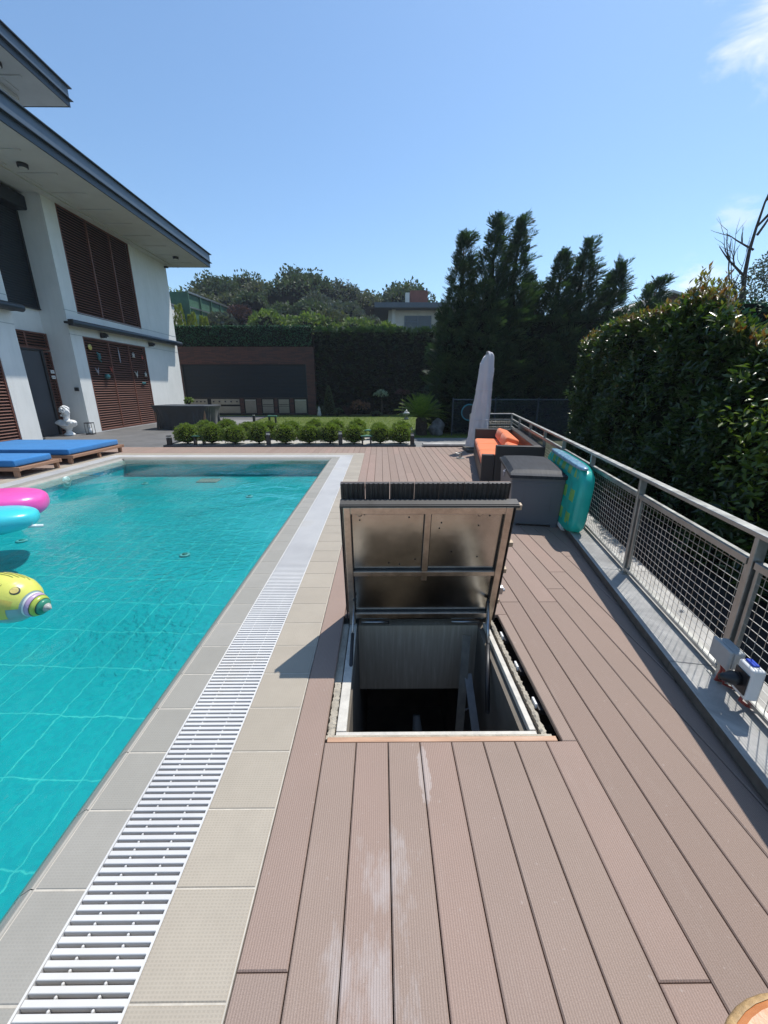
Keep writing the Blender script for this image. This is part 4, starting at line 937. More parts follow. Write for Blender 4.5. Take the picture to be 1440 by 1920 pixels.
# ------------------------------------------------------------------ floats
fp = thing('pool_float', 'pink and turquoise inflatable pool float at the left edge of the water', 'pool float', (-4.93, 4.50, -0.03))
fp.rotation_euler = (0, 0, R(30))
superbox(MB(), 0.68, 0.42, 0.19, 3.0, 48, 20).build('pink_chamber', 'pink', fp, True, loc=(0.06, 0.34, 0.19))
superbox(MB(), 0.66, 0.33, 0.15, 2.8, 48, 20).build('turquoise_chamber', 'cyan', fp, True, loc=(0.06, -0.20, 0.13))
MB().tube([(0.58, -0.30, 0.06), (0.64, -0.36, 0.05), (0.76, -0.33, 0.03)], 0.022, 8).build('valve_strap', 'clearv', fp, True)
superbox(MB(), 0.20, 0.02, 0.012, 2.5, 24, 8).build('grab_handle', 'clearv', fp, True, loc=(-0.1, 0.62, 0.20))
ANG = R(-8)
fy = thing('inflatable_toy', 'yellow printed inflatable toy with striped cone tip on the water at the left edge', 'inflatable', (-2.665, 2.585, 0.03))
fy.scale = (0.72,) * 3
fy.rotation_euler = (0, R(10), ANG)
body = MB()
prof = [(0.001, -0.42), (0.14, -0.40), (0.205, -0.32), (0.24, -0.20), (0.245, -0.08), (0.23, 0.02), (0.195, 0.10), (0.15, 0.155), (0.122, 0.18)]
Tx = Matrix.Translation((0, 0, 0.14)) @ Matrix.Rotation(R(90), 4, 'Y')
body.lathe(prof, (0, 0, 0), 40, Tx); body.build('body', 'greyv', fy, True)
def band(name, mat, z0, r0, z1, r1, a0=0, a1=360, grow=0.003):
    mb = MB(); n_ = max(4, int((a1 - a0) / 8)); o = 0; steps = 26
    for i in range(steps + 1):
        z = z0 + (z1 - z0) * i / steps; r_ = (r0 + (r1 - r0) * i / steps) if not callable(r0) else r0(z)
        for k_ in range(n_ + 1):
            a = R(a0 + (a1 - a0) * k_ / n_); mb.v.append(tuple(Tx @ Vector(((r_ + grow) * math.cos(a), (r_ + grow) * math.sin(a), z))))
    for i in range(steps):
        for k_ in range(n_): mb.f.append((i * (n_ + 1) + k_, i * (n_ + 1) + k_ + 1, (i + 1) * (n_ + 1) + k_ + 1, (i + 1) * (n_ + 1) + k_))
    return mb.build(name, mat, fy, True)
def rad(z):
    for (r0, z0), (r1, z1) in zip(prof[:-1], prof[1:]):
        if z0 <= z <= z1: return r0 + (r1 - r0) * (z - z0) / (z1 - z0)
    return 0.16
# local -X of the lathe is up after the rotation; angles around 180 are the top
band('yellow_top', 'yellowv', -0.39, rad, 0.17, 0, 95, 262, 0.003)
band('gold_side', 'gold', -0.22, rad, 0.10, 0, 262, 296, 0.003)
band('gold_side', 'gold', -0.10, rad, 0.13, 0, 236, 262, 0.005)
band('blue_patch', 'skyv', -0.38, rad, -0.22, 0, 262, 300, 0.004)
for z0, z1, a0, a1 in ((-0.222, -0.214, 262, 300), (0.020, 0.027, 225, 250)): band('print_line', 'ink', z0, rad, z1, 0, a0, a1, 0.0065)
for i in range(8): band('text_line', 'inkgreen', -0.16 + i * 0.019, rad, -0.155 + i * 0.019, 0, 196 + i, 224, 0.006)
for i in range(4): band('text_line', 'inkgreen', -0.30, rad, 0.06 - i * 0.03, 0, 150 + i * 8, 152 + i * 8, 0.0055)
def spot(name, mat, z, a, rz, ra, gr_):
    mb = MB(); n_ = 20; c_ = Tx @ Vector(((rad(z) + gr_) * math.cos(R(a)), (rad(z) + gr_) * math.sin(R(a)), z)); mb.v.append(tuple(c_))
    for k_ in range(n_):
        t_ = 2 * math.pi * k_ / n_; zz = z + rz * math.cos(t_); aa = R(a + ra * math.sin(t_)); mb.v.append(tuple(Tx @ Vector(((rad(zz) + gr_) * math.cos(aa), (rad(zz) + gr_) * math.sin(aa), zz))))
    for k_ in range(n_): mb.f.append((0, 1 + k_, 1 + (k_ + 1) % n_))
    return mb.build(name, mat, fy, True)
spot('spot_outline', 'ink', -0.06, 248, 0.05, 15, 0.0075); spot('spot', 'white', -0.066, 247, 0.043, 12.5, 0.009)
spot('spot_outline', 'ink', 0.10, 205, 0.034, 12, 0.0065); spot('spot', 'decoyellow', 0.095, 205, 0.027, 9.5, 0.008)
spot('label_patch', 'decowhite', -0.12, 222, 0.035, 7, 0.0085)
for i, (z0, r0, z1, r1, mt_) in enumerate(((0.18, 0.122, 0.205, 0.122, 'white'), (0.205, 0.122, 0.245, 0.110, 'lilac'), (0.245, 0.110, 0.251, 0.108, 'ink'), (0.251, 0.108, 0.29, 0.086, 'lime'), (0.29, 0.086, 0.296, 0.082, 'ink'), (0.296, 0.082, 0.335, 0.045, 'greenv'), (0.335, 0.045, 0.385, 0.004, 'decowhite'))):
    mb = MB().lathe([(r0, z0), ((r0 + r1) / 2 + 0.002, (z0 + z1) / 2), (r1, z1)], (0, 0, 0), 36, Tx); mb.build('tip_stripe', mt_, fy, True)

# ------------------------------------------------------------------ house
hs = thing('villa', 'white two storey villa with brown louvre panels and deep eaves beside the pool', 'house', (-10.7, 12.0, 0))
def hp(n, mb, mat, par=None, **k):
    o = mb.build(n, mat, par or hs, **k); 
    if par is None: o.location = (10.7, -12.0, 0)
    return o
FX = -10.7; BX = -11.58
w_ = MB()
w_.box((BX - 0.3, 12.05, -0.05), (FX, 12.78, 7.45))                      # pier
w_.box((BX - 0.3, 14.97, -0.05), (FX, 15.56, 7.45))                      # corner pier right of recess
w_.box((BX - 0.3, 19.50, -0.05), (FX, 22.6, 7.45))                       # far block
w_.box((BX - 0.3, 15.56, 3.36), (FX, 19.50, 4.10))                       # band between louvres
w_.box((BX - 0.3, 15.56, 7.40), (FX, 19.50, 7.45)).box((BX - 0.3, 15.56, -0.05), (FX, 19.5, 0.02))
w_.box((BX - 0.3, 12.78, 3.37), (BX, 14.97, 4.14)).box((BX - 0.3, 12.78, 7.2), (BX, 14.97, 7.45)).box((BX - 0.3, 12.78, -0.05), (BX, 14.97, 0.0))
w_.box((BX - 0.3, 3.0, 3.36), (FX, 12.05, 4.10)).box((BX - 0.3, 3.0, 7.0), (FX, 12.05, 7.45)).box((BX - 0.3, 3.0, -0.05), (FX, 7.6, 3.36)).box((BX - 0.3, 3.0, 4.10), (FX, 12.05, 7.0))
w_.box((BX - 7, 22.3, -0.05), (BX - 0.3, 22.6, 7.45))
hp('wall', w_, 'stucco')
gr_ = MB().box((FX - 0.02, 14.94, 4.125), (FX + 0.006, 22.61, 4.145)).box((FX - 0.02, 14.94, 3.36), (FX + 0.006, 22.61, 3.378)).box((FX - 0.02, 12.03, 4.125), (FX + 0.006, 12.79, 4.145)).box((FX - 0.02, 12.03, 3.36), (FX + 0.006, 12.79, 3.378))
hp('wall_groove', gr_, 'grey_plastic')
hp('interior_dark', MB().box((BX - 0.28, 7.6, 0), (BX - 0.2, 22.0, 7.4)), 'black')
def louvre(y0, y1, z0, z1, xf, nsub, name='louvre_panel', splits=None):
    fr = MB(); fw_ = 0.05
    fr.box((xf - 0.06, y0, z0), (xf + 0.005, y0 + fw_, z1)).box((xf - 0.06, y1 - fw_, z0), (xf + 0.005, y1, z1)).box((xf - 0.06, y0 + fw_, z1 - fw_), (xf + 0.005, y1 - fw_, z1)).box((xf - 0.06, y0 + fw_, z0), (xf + 0.005, y1 - fw_, z0 + fw_))
    sp = splits or [y0 + (y1 - y0) * i / nsub for i in range(1, nsub)]
    for s_ in sp: fr.box((xf - 0.058, s_ - 0.03, z0 + fw_), (xf + 0.003, s_ + 0.03, z1 - fw_))
    o = hp(name, fr, 'louvre')
    sl_ = MB(); z = z0 + fw_ + 0.03; e = [y0 + fw_] + [v for s_ in sp for v in (s_ - 0.03, s_ + 0.03)] + [y1 - fw_]
    while z < z1 - fw_ - 0.02:
        for a, b in zip(e[::2], e[1::2]):
            T = Matrix.Translation((xf - 0.03, 0, z)) @ Matrix.Rotation(R(38), 4, 'Y')
            sl_.box((-0.035, a, -0.006), (0.035, b, 0.006), T)
        z += 0.0885
    sl_.build('slats', 'louvre', o)
    MB().box((xf - 0.13, y0 + 0.01, z0 + 0.01), (xf - 0.10, y1 - 0.01, z1 - 0.01)).build('backing', 'black', o)
    return o
louvre(15.56, 19.50, 0.02, 3.36, FX, 3, splits=[16.95, 18.25])
louvre(15.56, 19.50, 4.10, 7.40, FX, 3, splits=[16.95, 18.25])
louvre(7.6, 12.05, 0.0, 3.36, FX - 0.02, 3)
louvre(14.62, 14.97, 0.0, 2.80, BX + 0.07, 1)
louvre(12.78, 14.97, 2.84, 3.37, BX + 0.07, 2, splits=[14.05])
dr_ = hp('door', MB().box((BX - 0.02, 12.80, 0.0), (BX + 0.05, 14.52, 2.78)), 'door', bevel=0.004)
MB().box((BX - 0.02, 14.525, 0), (BX + 0.10, 14.615, 2.835)).box((BX - 0.02, 12.80, 2.785), (BX + 0.10, 14.524, 2.835)).build('frame', 'blackplastic', dr_, bevel=0.004)
MB().tube([(BX + 0.06, 13.2, 1.0), (BX + 0.11, 13.2, 1.02), (BX + 0.11, 13.2, 1.5), (BX + 0.06, 13.2, 1.52)], 0.014, 8).build('handle', 'steel', dr_, True)
def shut(y0, y1, z0, z1, x, parent, pitch=0.055):
    mb = MB(); z = z0
    while z < z1 - 0.001:
        zt = min(z + pitch, z1); mb.add([(x, y0, z), (x, y1, z), (x + 0.012, y1, z + pitch * 0.5), (x + 0.012, y0, z + pitch * 0.5), (x, y1, zt), (x, y0, zt)], [(0, 1, 2, 3), (3, 2, 4, 5)]); z = zt
    return mb
sh = hp('roller_shutter', shut(12.80, 14.95, 4.14, 7.2, BX + 0.03, hs, 0.075), 'shutter')
MB().box((BX, 12.80, 6.95), (BX + 0.42, 14.96, 7.35)).build('shutter_box', 'shutter', sh, bevel=0.05, seg=3)
MB().box((BX, 14.90, 4.14), (BX + 0.08, 14.965, 6.95)).box((BX, 12.79, 4.10), (BX + 0.10, 14.965, 4.14)).build('guide_rail', 'blackplastic', sh)
# eaves
EX = -8.67; EY = 23.1
hp('soffit', MB().box((BX - 8, 2.5, 7.452), (EX - 0.03, EY - 0.02, 7.50)), 'soffit')
y = 4.0
while y < 22.6:
    hp('soffit_moulding', MB().box((-10.35, y, 7.425), (-9.25, y + 0.09, 7.4515)).box((-10.35, y + 0.09, 7.425), (-10.26, y + 0.80, 7.4515)), 'soffit', bevel=0.01); y += 1.22
hp('cornice', MB().box((FX, 2.5, 7.40), (FX + 0.28, 22.6, 7.4515)), 'soffit')
fa = MB().box((EX - 0.03, 2.5, 7.66), (EX + 0.02, EY, 8.02)).box((BX - 8, EY - 0.02, 7.66), (EX - 0.031, EY + 0.03, 8.02))
hp('fascia', fa, 'fascia')
hp('gutter', MB().box((EX - 0.04, 2.5, 7.44), (EX + 0.0, EY + 0.02, 7.655)).box((BX - 8, EY - 0.019, 7.44), (EX - 0.041, EY + 0.012, 7.655)).box((EX - 0.04, 2.5, 7.640), (EX + 0.09, EY + 0.08, 7.659)).box((BX - 8, EY + .012, 7.640), (EX - 0.041, EY + 0.08, 7.659)).box((EX - 0.05, 2.5, 8.021), (EX + 0.10, EY + 0.10, 8.045)).box((BX - 8, EY - 0.1, 8.021), (EX - 0.051, EY + 0.10, 8.045)), 'fascia_dark')
rf = hp('roof', MB().add([(EX + 0.02, 2.5, 8.046), (EX + 0.02, EY, 8.046), (-14, EY, 9.3), (-14, 2.5, 9.3), (-19.8, EY, 8.046), (-19.8, 2.5, 8.046)], [(0, 1, 2, 3), (3, 2, 4, 5), (0, 3, 5), (1, 4, 2)]), 'roofdark')
# top storey
UX, UY = -10.45, 16.95
hp('top_wall', MB().box((-19, 3, 8.1), (-12.0, 16.3, 10.62)), 'stucco')
hp('top_soffit', MB().box((-19, 2.5, 10.64), (UX - 0.03, UY - 0.02, 10.7)).box((-12.0, 3, 10.50), (-11.75, 16.45, 10.639)), 'soffit')
hp('top_fascia', MB().box((UX - 0.03, 2.5, 10.83), (UX + 0.02, UY, 11.16)).box((-19, UY - 0.02, 10.83), (UX - 0.031, UY + 0.03, 11.16)), 'fascia')
hp('top_gutter', MB().box((UX - 0.04, 2.5, 10.63), (UX, UY + 0.02, 10.825)).box((-19, UY - 0.019, 10.63), (UX - 0.041, UY + 0.012, 10.825)).box((UX - 0.04, 2.5, 10.81), (UX + 0.09, UY + 0.08, 10.829)).box((UX - 0.05, 2.5, 11.161), (UX + 0.10, UY + 0.1, 11.19)).box((-19, UY - .1, 11.161), (UX - 0.051, UY + 0.1, 11.19)), 'fascia_dark')
hp('top_roof', MB().add([(UX, 2.5, 11.19), (UX, UY, 11.19), (-14, UY - 2, 11.9), (-14, 2.5, 11.9)], [(0, 1, 2, 3)]), 'roofdark')
y = 4.5
while y < 16.4:
    hp('soffit_moulding', MB().box((-11.6, y, 10.615), (-10.9, y + 0.09, 10.6395)).box((-11.6, y + 0.09, 10.615), (-11.51, y + 0.7, 10.6395)), 'soffit', bevel=0.01); y += 1.1
for nm, (x, y, z) in (('soffit_light', (-9.8, 13.3, 7.452)), ('soffit_light', (-9.6, 21.4, 7.452)), ('soffit_light', (-11.15, 15.0, 10.64))):
    o = hp(nm, MB().lathe([(0.10, -0.10), (0.125, -0.09), (0.13, -0.001)], (x, y, z), 20), 'blackplastic', smooth=True)
    MB().lathe([(0.085, -0.112), (0.095, -0.101)], (x, y, z), 20).build('lens', 'lampglass', o, True)
o = hp('security_camera', MB().tube([(FX + 0.02, 22.45, 7.30), (FX + 0.20, 22.40, 7.27)], 0.045, 12), 'blackplastic', smooth=True)
# awnings
def awn(y0, y1, z, lab, brs):
    t = thing('awning', lab, 'awning', (FX + 0.30, y0, z), 0, 'rolled awnings on the villa')
    MB().tube([(0, 0, 0), (0, y1 - y0, 0.06)], 0.105, 20).build('cassette', 'awning', t, True, bevel=0.01)
    MB().box((-0.10, -0.02, -0.10), (0.09, 0.02, 0.10)).build('end_cap', 'blackplastic', t, bevel=0.03, seg=3)
    MB().box((-0.28, 0.05, -0.02), (-0.10, y1 - y0 - 0.05, 0.05)).build('mounting_rail', 'blackplastic', t)
    for yb in brs: MB().box((-0.294, yb - y0 - 0.07, -0.28), (-0.12, yb - y0 + 0.07, -0.11)).box((-0.12, yb - y0 - 0.04, -0.24), (-0.03, yb - y0 + 0.04, -0.14)).build('bracket', 'blackplastic', t, bevel=0.01)
awn(14.72, 22.45, 3.70, 'long dark rolled awning cassette above the ground floor louvre panels', (16.6, 19.9))
awn(6.0, 12.84, 3.74, 'dark rolled awning cassette cut by the left edge, left of the recessed door', (8.0,))
# small wall things
t = thing('wall_lamp', 'small black square wall light on the side of the corner pier', 'wall light', (-10.86, 14.968, 1.55)); MB().box((-0.06, -0.07, -0.06), (0.06, 0, 0.06)).build('body', 'blackplastic', t, bevel=0.006)
for i, (zz, lb_) in enumerate(((2.18, 'upper white intercom box on the narrow louvre beside the grey door'), (2.0, 'lower white intercom box on the narrow louvre beside the grey door'))):
    t = thing('intercom', lb_, 'intercom', (BX + 0.09, 14.80, zz - 0.05), 0, 'white boxes by the grey door'); MB().box((0, -0.07, -0.055), (0.035, 0.07, 0.055)).build('case', 'white', t, bevel=0.005); MB().box((0.0355, -0.03, -0.02), (0.038, 0.03, 0.02)).build('display', 'grey_plastic', t)
# ornaments hung on the ground floor louvre (pixel measured along the facade)
def orn(y, z, mat, shape, lab, s=1.0):
    t = thing('wall_ornament', lab, 'ornament', (FX + 0.02, y, z), 0, 'ceramic ornaments hung on the louvre panel')
    s *= 0.8; T = Matrix.Translation((0.02, 0, 0)) @ Matrix.Scale(s, 4)
    mb = MB()
    if shape == 'disc': mb.lathe([(0.02, 0.0), (0.12, 0.0), (0.13, 0.015), (0.09, 0.03), (0.02, 0.035)], (0, 0, 0), 24, T @ Matrix.Rotation(R(90), 4, 'Y'))
    elif shape == 'lizard':
        mb.tube([T @ Vector(p) for p in ((0, -0.10, 0.16), (0, -0.03, 0.10), (0, 0.02, 0.0), (0, -0.04, -0.10), (0, 0.06, -0.18), (0, 0.12, -0.14))], [0.015, 0.045 * s, 0.055 * s, 0.04 * s, 0.02, 0.006], 10)
        for (a, b) in ((0.07, 1), (0.07, -1), (-0.07, 1), (-0.07, -1)): mb.tube([T @ Vector((0, 0, a)), T @ Vector((0, b * 0.09, a + 0.02)), T @ Vector((0, b * 0.11, a + 0.07))], [0.018, 0.014, 0.008], 6)
    elif shape == 'fish': mb.ell((0, 0, 0), (0.03, 0.12, 0.065), 14, 8, T); mb.prism([(-0.015, 0.10), (0.015, 0.10), (0.015, 0.19), (-0.015, 0.19)], -0.06, 0.06, T)
    elif shape == 'bird':
        mb.ell((0, 0, 0), (0.03, 0.07, 0.05), 12, 8, T); mb.tube([T @ Vector((0, -0.02, 0.02)), T @ Vector((0, -0.12, 0.14))], [0.03 * s, 0.006], 8); mb.tube([T @ Vector((0, 0.02, 0.02)), T @ Vector((0, 0.10, 0.16))], [0.03 * s, 0.006], 8); mb.tube([T @ Vector((0, 0, 0)), T @ Vector((0, 0.02, -0.13))], [0.03 * s, 0.008], 8)
    elif shape == 'pot': mb.lathe([(0.05, -0.10), (0.10, -0.04), (0.11, 0.02), (0.07, 0.07), (0.085, 0.09)], (0, 0, 0), 18, T)
    elif shape == 'long': mb.ell((0, 0, 0), (0.025, 0.045, 0.33), 12, 12, T); mb.tube([T @ Vector((0.0, 0, 0.3)), T @ Vector((0.0, 0.0, 0.42))], 0.008, 6)
    elif shape == 'turtle':
        mb.ell((0, 0, 0), (0.04, 0.08, 0.10), 14, 8, T); mb.ell((0, 0, 0.13), (0.025, 0.03, 0.04), 10, 6, T)
        for a, b in ((1, 1), (1, -1), (-1, 1), (-1, -1)): mb.ell((0, a * 0.09, b * 0.07), (0.015, 0.045, 0.025), 8, 6, T)
    mb.build('figure', mat, t, True)
orn(15.78, 3.02, 'decoyellow', 'disc', 'round yellow sun plate, topmost left of the hung ornaments')
orn(16.20, 2.72, 'decoteal', 'lizard', 'teal lizard ornament just right below the yellow disc', 1.2)
orn(15.95, 2.18, 'decogrey', 'bird', 'grey bird ornament, lowest at the left of the louvre', 1.2)
orn(16.45, 2.02, 'decoteal', 'pot', 'teal bowl ornament, between the grey bird and the red bird', 1.2)
orn(16.78, 2.28, 'decored', 'bird', 'red bird ornament beside the first mullion of the louvre', 1.0)
orn(17.45, 2.82, 'decogrey', 'long', 'long thin grey ornament at the middle of the louvre')
orn(18.45, 2.92, 'decowhite', 'turtle', 'speckled white turtle ornament high on the right of the louvre')
orn(19.10, 2.88, 'decored', 'turtle', 'reddish turtle ornament at the top right of the louvre', 0.8)
orn(18.45, 2.14, 'decowhite', 'bird', 'white butterfly ornament right of the second mullion', 1.3)
orn(19.15, 2.16, 'decowhite', 'turtle', 'white ornament at the right edge of the louvre')
orn(18.85, 1.80, 'decoteal', 'fish', 'pale teal fish ornament, lowest at the right of the louvre', 1.1)

# bust
bt = thing('bust', 'white classical bust of a curly haired figure on a turned foot beside the pier', 'statue', (-10.97, 14.28, 0), R(-8))
pd = MB().lathe([(0.17, 0.0), (0.17, 0.035), (0.15, 0.06), (0.10, 0.10), (0.085, 0.16), (0.11, 0.21), (0.13, 0.24), (0.12, 0.27)], (0, 0, 0), 28); pd.build('pedestal', 'marble', bt, True)
b = MB()
b.ell((0.0, 0, 0.38), (0.34, 0.19, 0.135)); b.ell((0.18, -0.03, 0.44), (0.20, 0.15, 0.10)); b.ell((-0.20, -0.02, 0.43), (0.19, 0.15, 0.11)); b.ell((0, -0.05, 0.30), (0.20, 0.14, 0.09))
b.tube([(0, 0, 0.42), (0.01, 0, 0.55), (0.03, -0.01, 0.66)], [0.15, 0.095, 0.09], 14)
b.ell((0.045, -0.01, 0.80), (0.125, 0.105, 0.155)); b.ell((0.075, -0.01, 0.70), (0.085, 0.07, 0.06)); b.ell((0.13, -0.012, 0.675), (0.035, 0.035, 0.035))
b.tube([(0.155, -0.012, 0.83), (0.195, -0.012, 0.77), (0.165, -0.012, 0.755)], [0.018, 0.024, 0.016], 8); b.ell((0.155, -0.012, 0.722), (0.025, 0.03, 0.012)); b.ell((0.150, -0.012, 0.845), (0.022, 0.06, 0.014))
for i in range(11):
    a = i / 10; b.tube([(-0.32 + 0.62 * a, -0.16 - 0.02 * math.sin(a * 9), 0.42 - 0.08 * math.sin(a * 3.1)), (-0.24 + 0.44 * a, -0.02, 0.50), ], [0.022, 0.03], 8)
b.tube([(-0.33, -0.08, 0.46), (-0.1, -0.18, 0.36), (0.15, -0.18, 0.34), (0.36, -0.08, 0.46)], 0.035, 8)
bo = b.build('body', 'marble', bt, True)
rm = bo.modifiers.new('remesh', 'REMESH'); rm.mode = 'VOXEL'; rm.voxel_size = 0.014; rm.use_smooth_shade = True
hb = MB(); rr = random.Random(9)
for i in range(80):
    th = rr.uniform(0, 2 * math.pi); ph = rr.uniform(-0.2, 1.45)
    x = 0.015 + 0.14 * math.cos(th) * math.cos(ph); y_ = -0.01 + 0.125 * math.sin(th) * math.cos(ph); z = 0.83 + 0.15 * math.sin(ph)
    if x > 0.10 and z < 0.90: continue
    s_ = rr.uniform(0.026, 0.042); hb.ell((x, y_, z), (s_, s_, s_), 10, 7)
for i in range(14): hb.ell((-0.08 + rr.uniform(-.03, .03), rr.uniform(-.09, .07), rr.uniform(0.64, 0.80)), (0.035,) * 3, 10, 7)
hb.build('hair', 'marble', bt, True)
def lantern(x, y, s, lab, glassy=True):
    t = thing('lantern', lab, 'lantern', (x, y, 0), R(12), 'floor lanterns by the villa')
    h = 0.36 * s; w2 = 0.10 * s
    f = MB().box((-w2, -w2, 0), (w2, w2, 0.03)).box((-w2, -w2, h - 0.03), (w2, w2, h))
    for a, b_ in ((-1, -1), (1, -1), (1, 1), (-1, 1)): f.box((a * w2 - 0.015 if a > 0 else a * w2, b_ * w2 - 0.015 if b_ > 0 else b_ * w2, 0.03), (a * w2 if a > 0 else a * w2 + 0.015, b_ * w2 if b_ > 0 else b_ * w2 + 0.015, h - 0.03))
    f.build('frame', 'blackplastic', t, bevel=0.003); MB().tube([(0, 0, 0.03), (0, 0, 0.20 * s)], 0.045 * s, 14).build('candle', 'white', t, True)
lantern(-10.45, 14.60, 1.15, 'black lantern with white candle at the foot of the corner pier')
lantern(-11.0, 13.05, 0.9, 'small black lantern half hidden behind the daybed by the grey door')

# covered table
ct = thing('covered_table', 'large table under a dark grey cloth cover on the terrace', 'covered table', (-7.95, 16.9, 0), R(-6))
def tcv(u, v):
    a = 2 * math.pi * u; e = 5
    f = lambda w, m_: math.copysign(abs(w) ** (2 / m_), w)
    cx, cy = f(math.cos(a), e), f(math.sin(a), e)
    if v < 0.25: k_ = v / 0.25; return (cx * 1.25 * k_, cy * 0.72 * k_, 0.93 - 0.012 * math.sin(k_ * 9 + cx * 3) - 0.01 * k_)
    k_ = (v - 0.25) / 0.75; flare = 1 - 0.08 * k_ + 0.0 
    wob = 1 + 0.05 * k_ * math.sin(a * 13 + 2 * k_) + 0.035 * k_ * math.sin(a * 31 + 1) + 0.02 * math.sin(a * 7 + k_ * 6) - (0.07 * math.sin(min(k_ * 2.6, 1) * math.pi / 2))
    return (cx * 1.25 * flare * wob, cy * 0.72 * flare * wob, 0.92 - 0.90 * k_)
MB().grid(tcv, 160, 24).build('cover', 'tarp', ct, True)
for sx, sy in ((1, 1), (1, -1), (-1, 1), (-1, -1)): MB().box((sx * 1.0 - 0.04, sy * 0.52 - 0.04, 0), (sx * 1.0 + 0.04, sy * 0.52 + 0.04, 0.88)).build('leg', 'teak', ct)

# ------------------------------------------------------------------ outdoor kitchen
KY = 25.0
kt = thing('outdoor_kitchen', 'dark brick outdoor kitchen with a closed roller shutter at the end of the garden', 'outdoor kitchen', (-8, KY, 0))
def kp(n, mb, mat, par=None, **k):
    o = mb.build(n, mat, par or kt, **k)
    if par is None: o.location = (8, -KY, 0)
    return o
kp('brick_wall', MB().box((-13.2, KY, 0), (-11.75, KY + 1.2, 2.92)).box((-4.42, KY, 0), (-3.93, KY + 1.2, 2.92)).box((-13.2, KY, 2.92), (-3.93, KY + 1.2, 3.88)).box((-13.2, KY + 1.1, 0), (-3.93, KY + 1.3, 2.9)), 'brick')
s_ = MB(); z = 1.02
while z < 2.9:
    s_.add([(-11.75, KY + 0.06, z), (-4.42, KY + 0.06, z), (-4.42, KY + 0.045, z + 0.04), (-11.75, KY + 0.045, z + 0.04), (-4.42, KY + 0.06, z + 0.08), (-11.75, KY + 0.06, z + 0.08)], [(0, 1, 2, 3), (3, 2, 4, 5)]); z += 0.08
kp('roller_shutter', s_, 'shutter')
kp('shutter_bottom_bar', MB().box((-11.75, KY + 0.02, 0.98), (-4.42, KY + 0.08, 1.04)).box((-4.46, KY - 0.01, 1.04), (-4.42, KY + 0.05, 2.92)).box((-11.75, KY - 0.01, 1.04), (-11.70, KY + 0.05, 2.92)), 'blackplastic')
kp('counter_back', MB().box((-11.75, KY + 0.12, 0), (-4.42, KY + 0.9, 0.97)), 'black')
def pxk(px): return (px - 714) / 745 * 25.6 * 0.955 + 0.19
for i, (a, b) in enumerate(((pxk(448), pxk(455)), (pxk(479), pxk(487)), (pxk(511), pxk(517)), (pxk(540), pxk(547)))): kp('brick_pier', MB().box((a, KY + 0.03, 0), (b, KY + 0.14, 0.975)), 'brick')
kp('counter_top', MB().box((-11.74, KY + 0.005, 0.07), (-4.43, KY + 0.02, 0.10)), 'darkstone_shade')
for i, (a, b) in enumerate(((pxk(456), pxk(478)), (pxk(488), pxk(510)), (pxk(518), pxk(539)), (pxk(548), pxk(571)))):
    o = kp('cabinet_door', MB().box((a + .03, KY + 0.08, 0.12), (b - .03, KY + 0.115, 0.93)), 'kitchensteel', bevel=0.005)
    if i in (1, 2): MB().box((a + .06, KY + 0.05, 0.60), (b - .06, KY + 0.075, 0.63)).box((a + .031, KY + 0.078, 0.50), (b - .031, KY + 0.0795, 0.52)).build('handle', 'black', o)
    else: MB().box((a + .05, KY + 0.05, 0.86), (b - .05, KY + 0.075, 0.89)).build('handle', 'steel', o)
for (a, b) in ((pxk(395), pxk(447)), (pxk(350), pxk(388))):
    o = kp('oven', MB().box((a, KY + 0.07, 0.12), (b, KY + 0.115, 0.52)).box((a, KY + 0.06, 0.62), (b, KY + 0.115, 0.95)), 'kitchensteel', bevel=0.01)
    for j in range(5): MB().tube([(a + 0.15 + (b - a - .3) * j / 4, KY + 0.06, 0.80), (a + 0.15 + (b - a - .3) * j / 4, KY + 0.02, 0.80)], 0.045, 10).build('knob', 'blackplastic', o, True)
# artificial hedge screen on the roof of the kitchen
def hedge_panel(name, x0, x1, y0, y1, z0, z1, mat, dens, L, Wd, lab, cat, core='hedgecore', bulge=0.05, faces='front top', grp=None, seed=1):
    t = thing(name, lab, cat, ((x0 + x1) / 2, y0, z0), 0, grp)
    cx = (x0 + x1) / 2
    MB().box((x0 - cx, 0, 0), (x1 - cx, y1 - y0, z1 - z0)).build('core', core, t)
    n = int((x1 - x0) * (z1 - z0) * dens); P_ = np.stack([rng.uniform(x0 - cx, x1 - cx, n), rng.uniform(-bulge, 0.02, n), rng.uniform(0, z1 - z0, n)], 1)
    n2 = int((x1 - x0) * (y1 - y0) * dens * 0.5); P2 = np.stack([rng.uniform(x0 - cx, x1 - cx, n2), rng.uniform(0, y1 - y0, n2), (z1 - z0) + rng.uniform(-0.02, bulge, n2)], 1)
    PP = np.vstack([P_, P2]); n = len(PP); D_ = rdir(n) * 0.8 + np.array([0, -0.6, 0.25]); N_ = rdir(n) * 0.7 + np.array([0, -1, 0.5])
    leaves('leaves', PP, D_, N_, rng.uniform(0.6, 1.2, n) * L, Wd, mat, t, 0.2)
    return t
hedge_panel('hedge_screen', -13.2, -4.02, KY + 0.02, KY + 0.5, 3.90, 4.97, 'artgrass', 380, 0.10, 0.05, 'artificial green leaf screen on top of the outdoor kitchen', 'hedge screen')

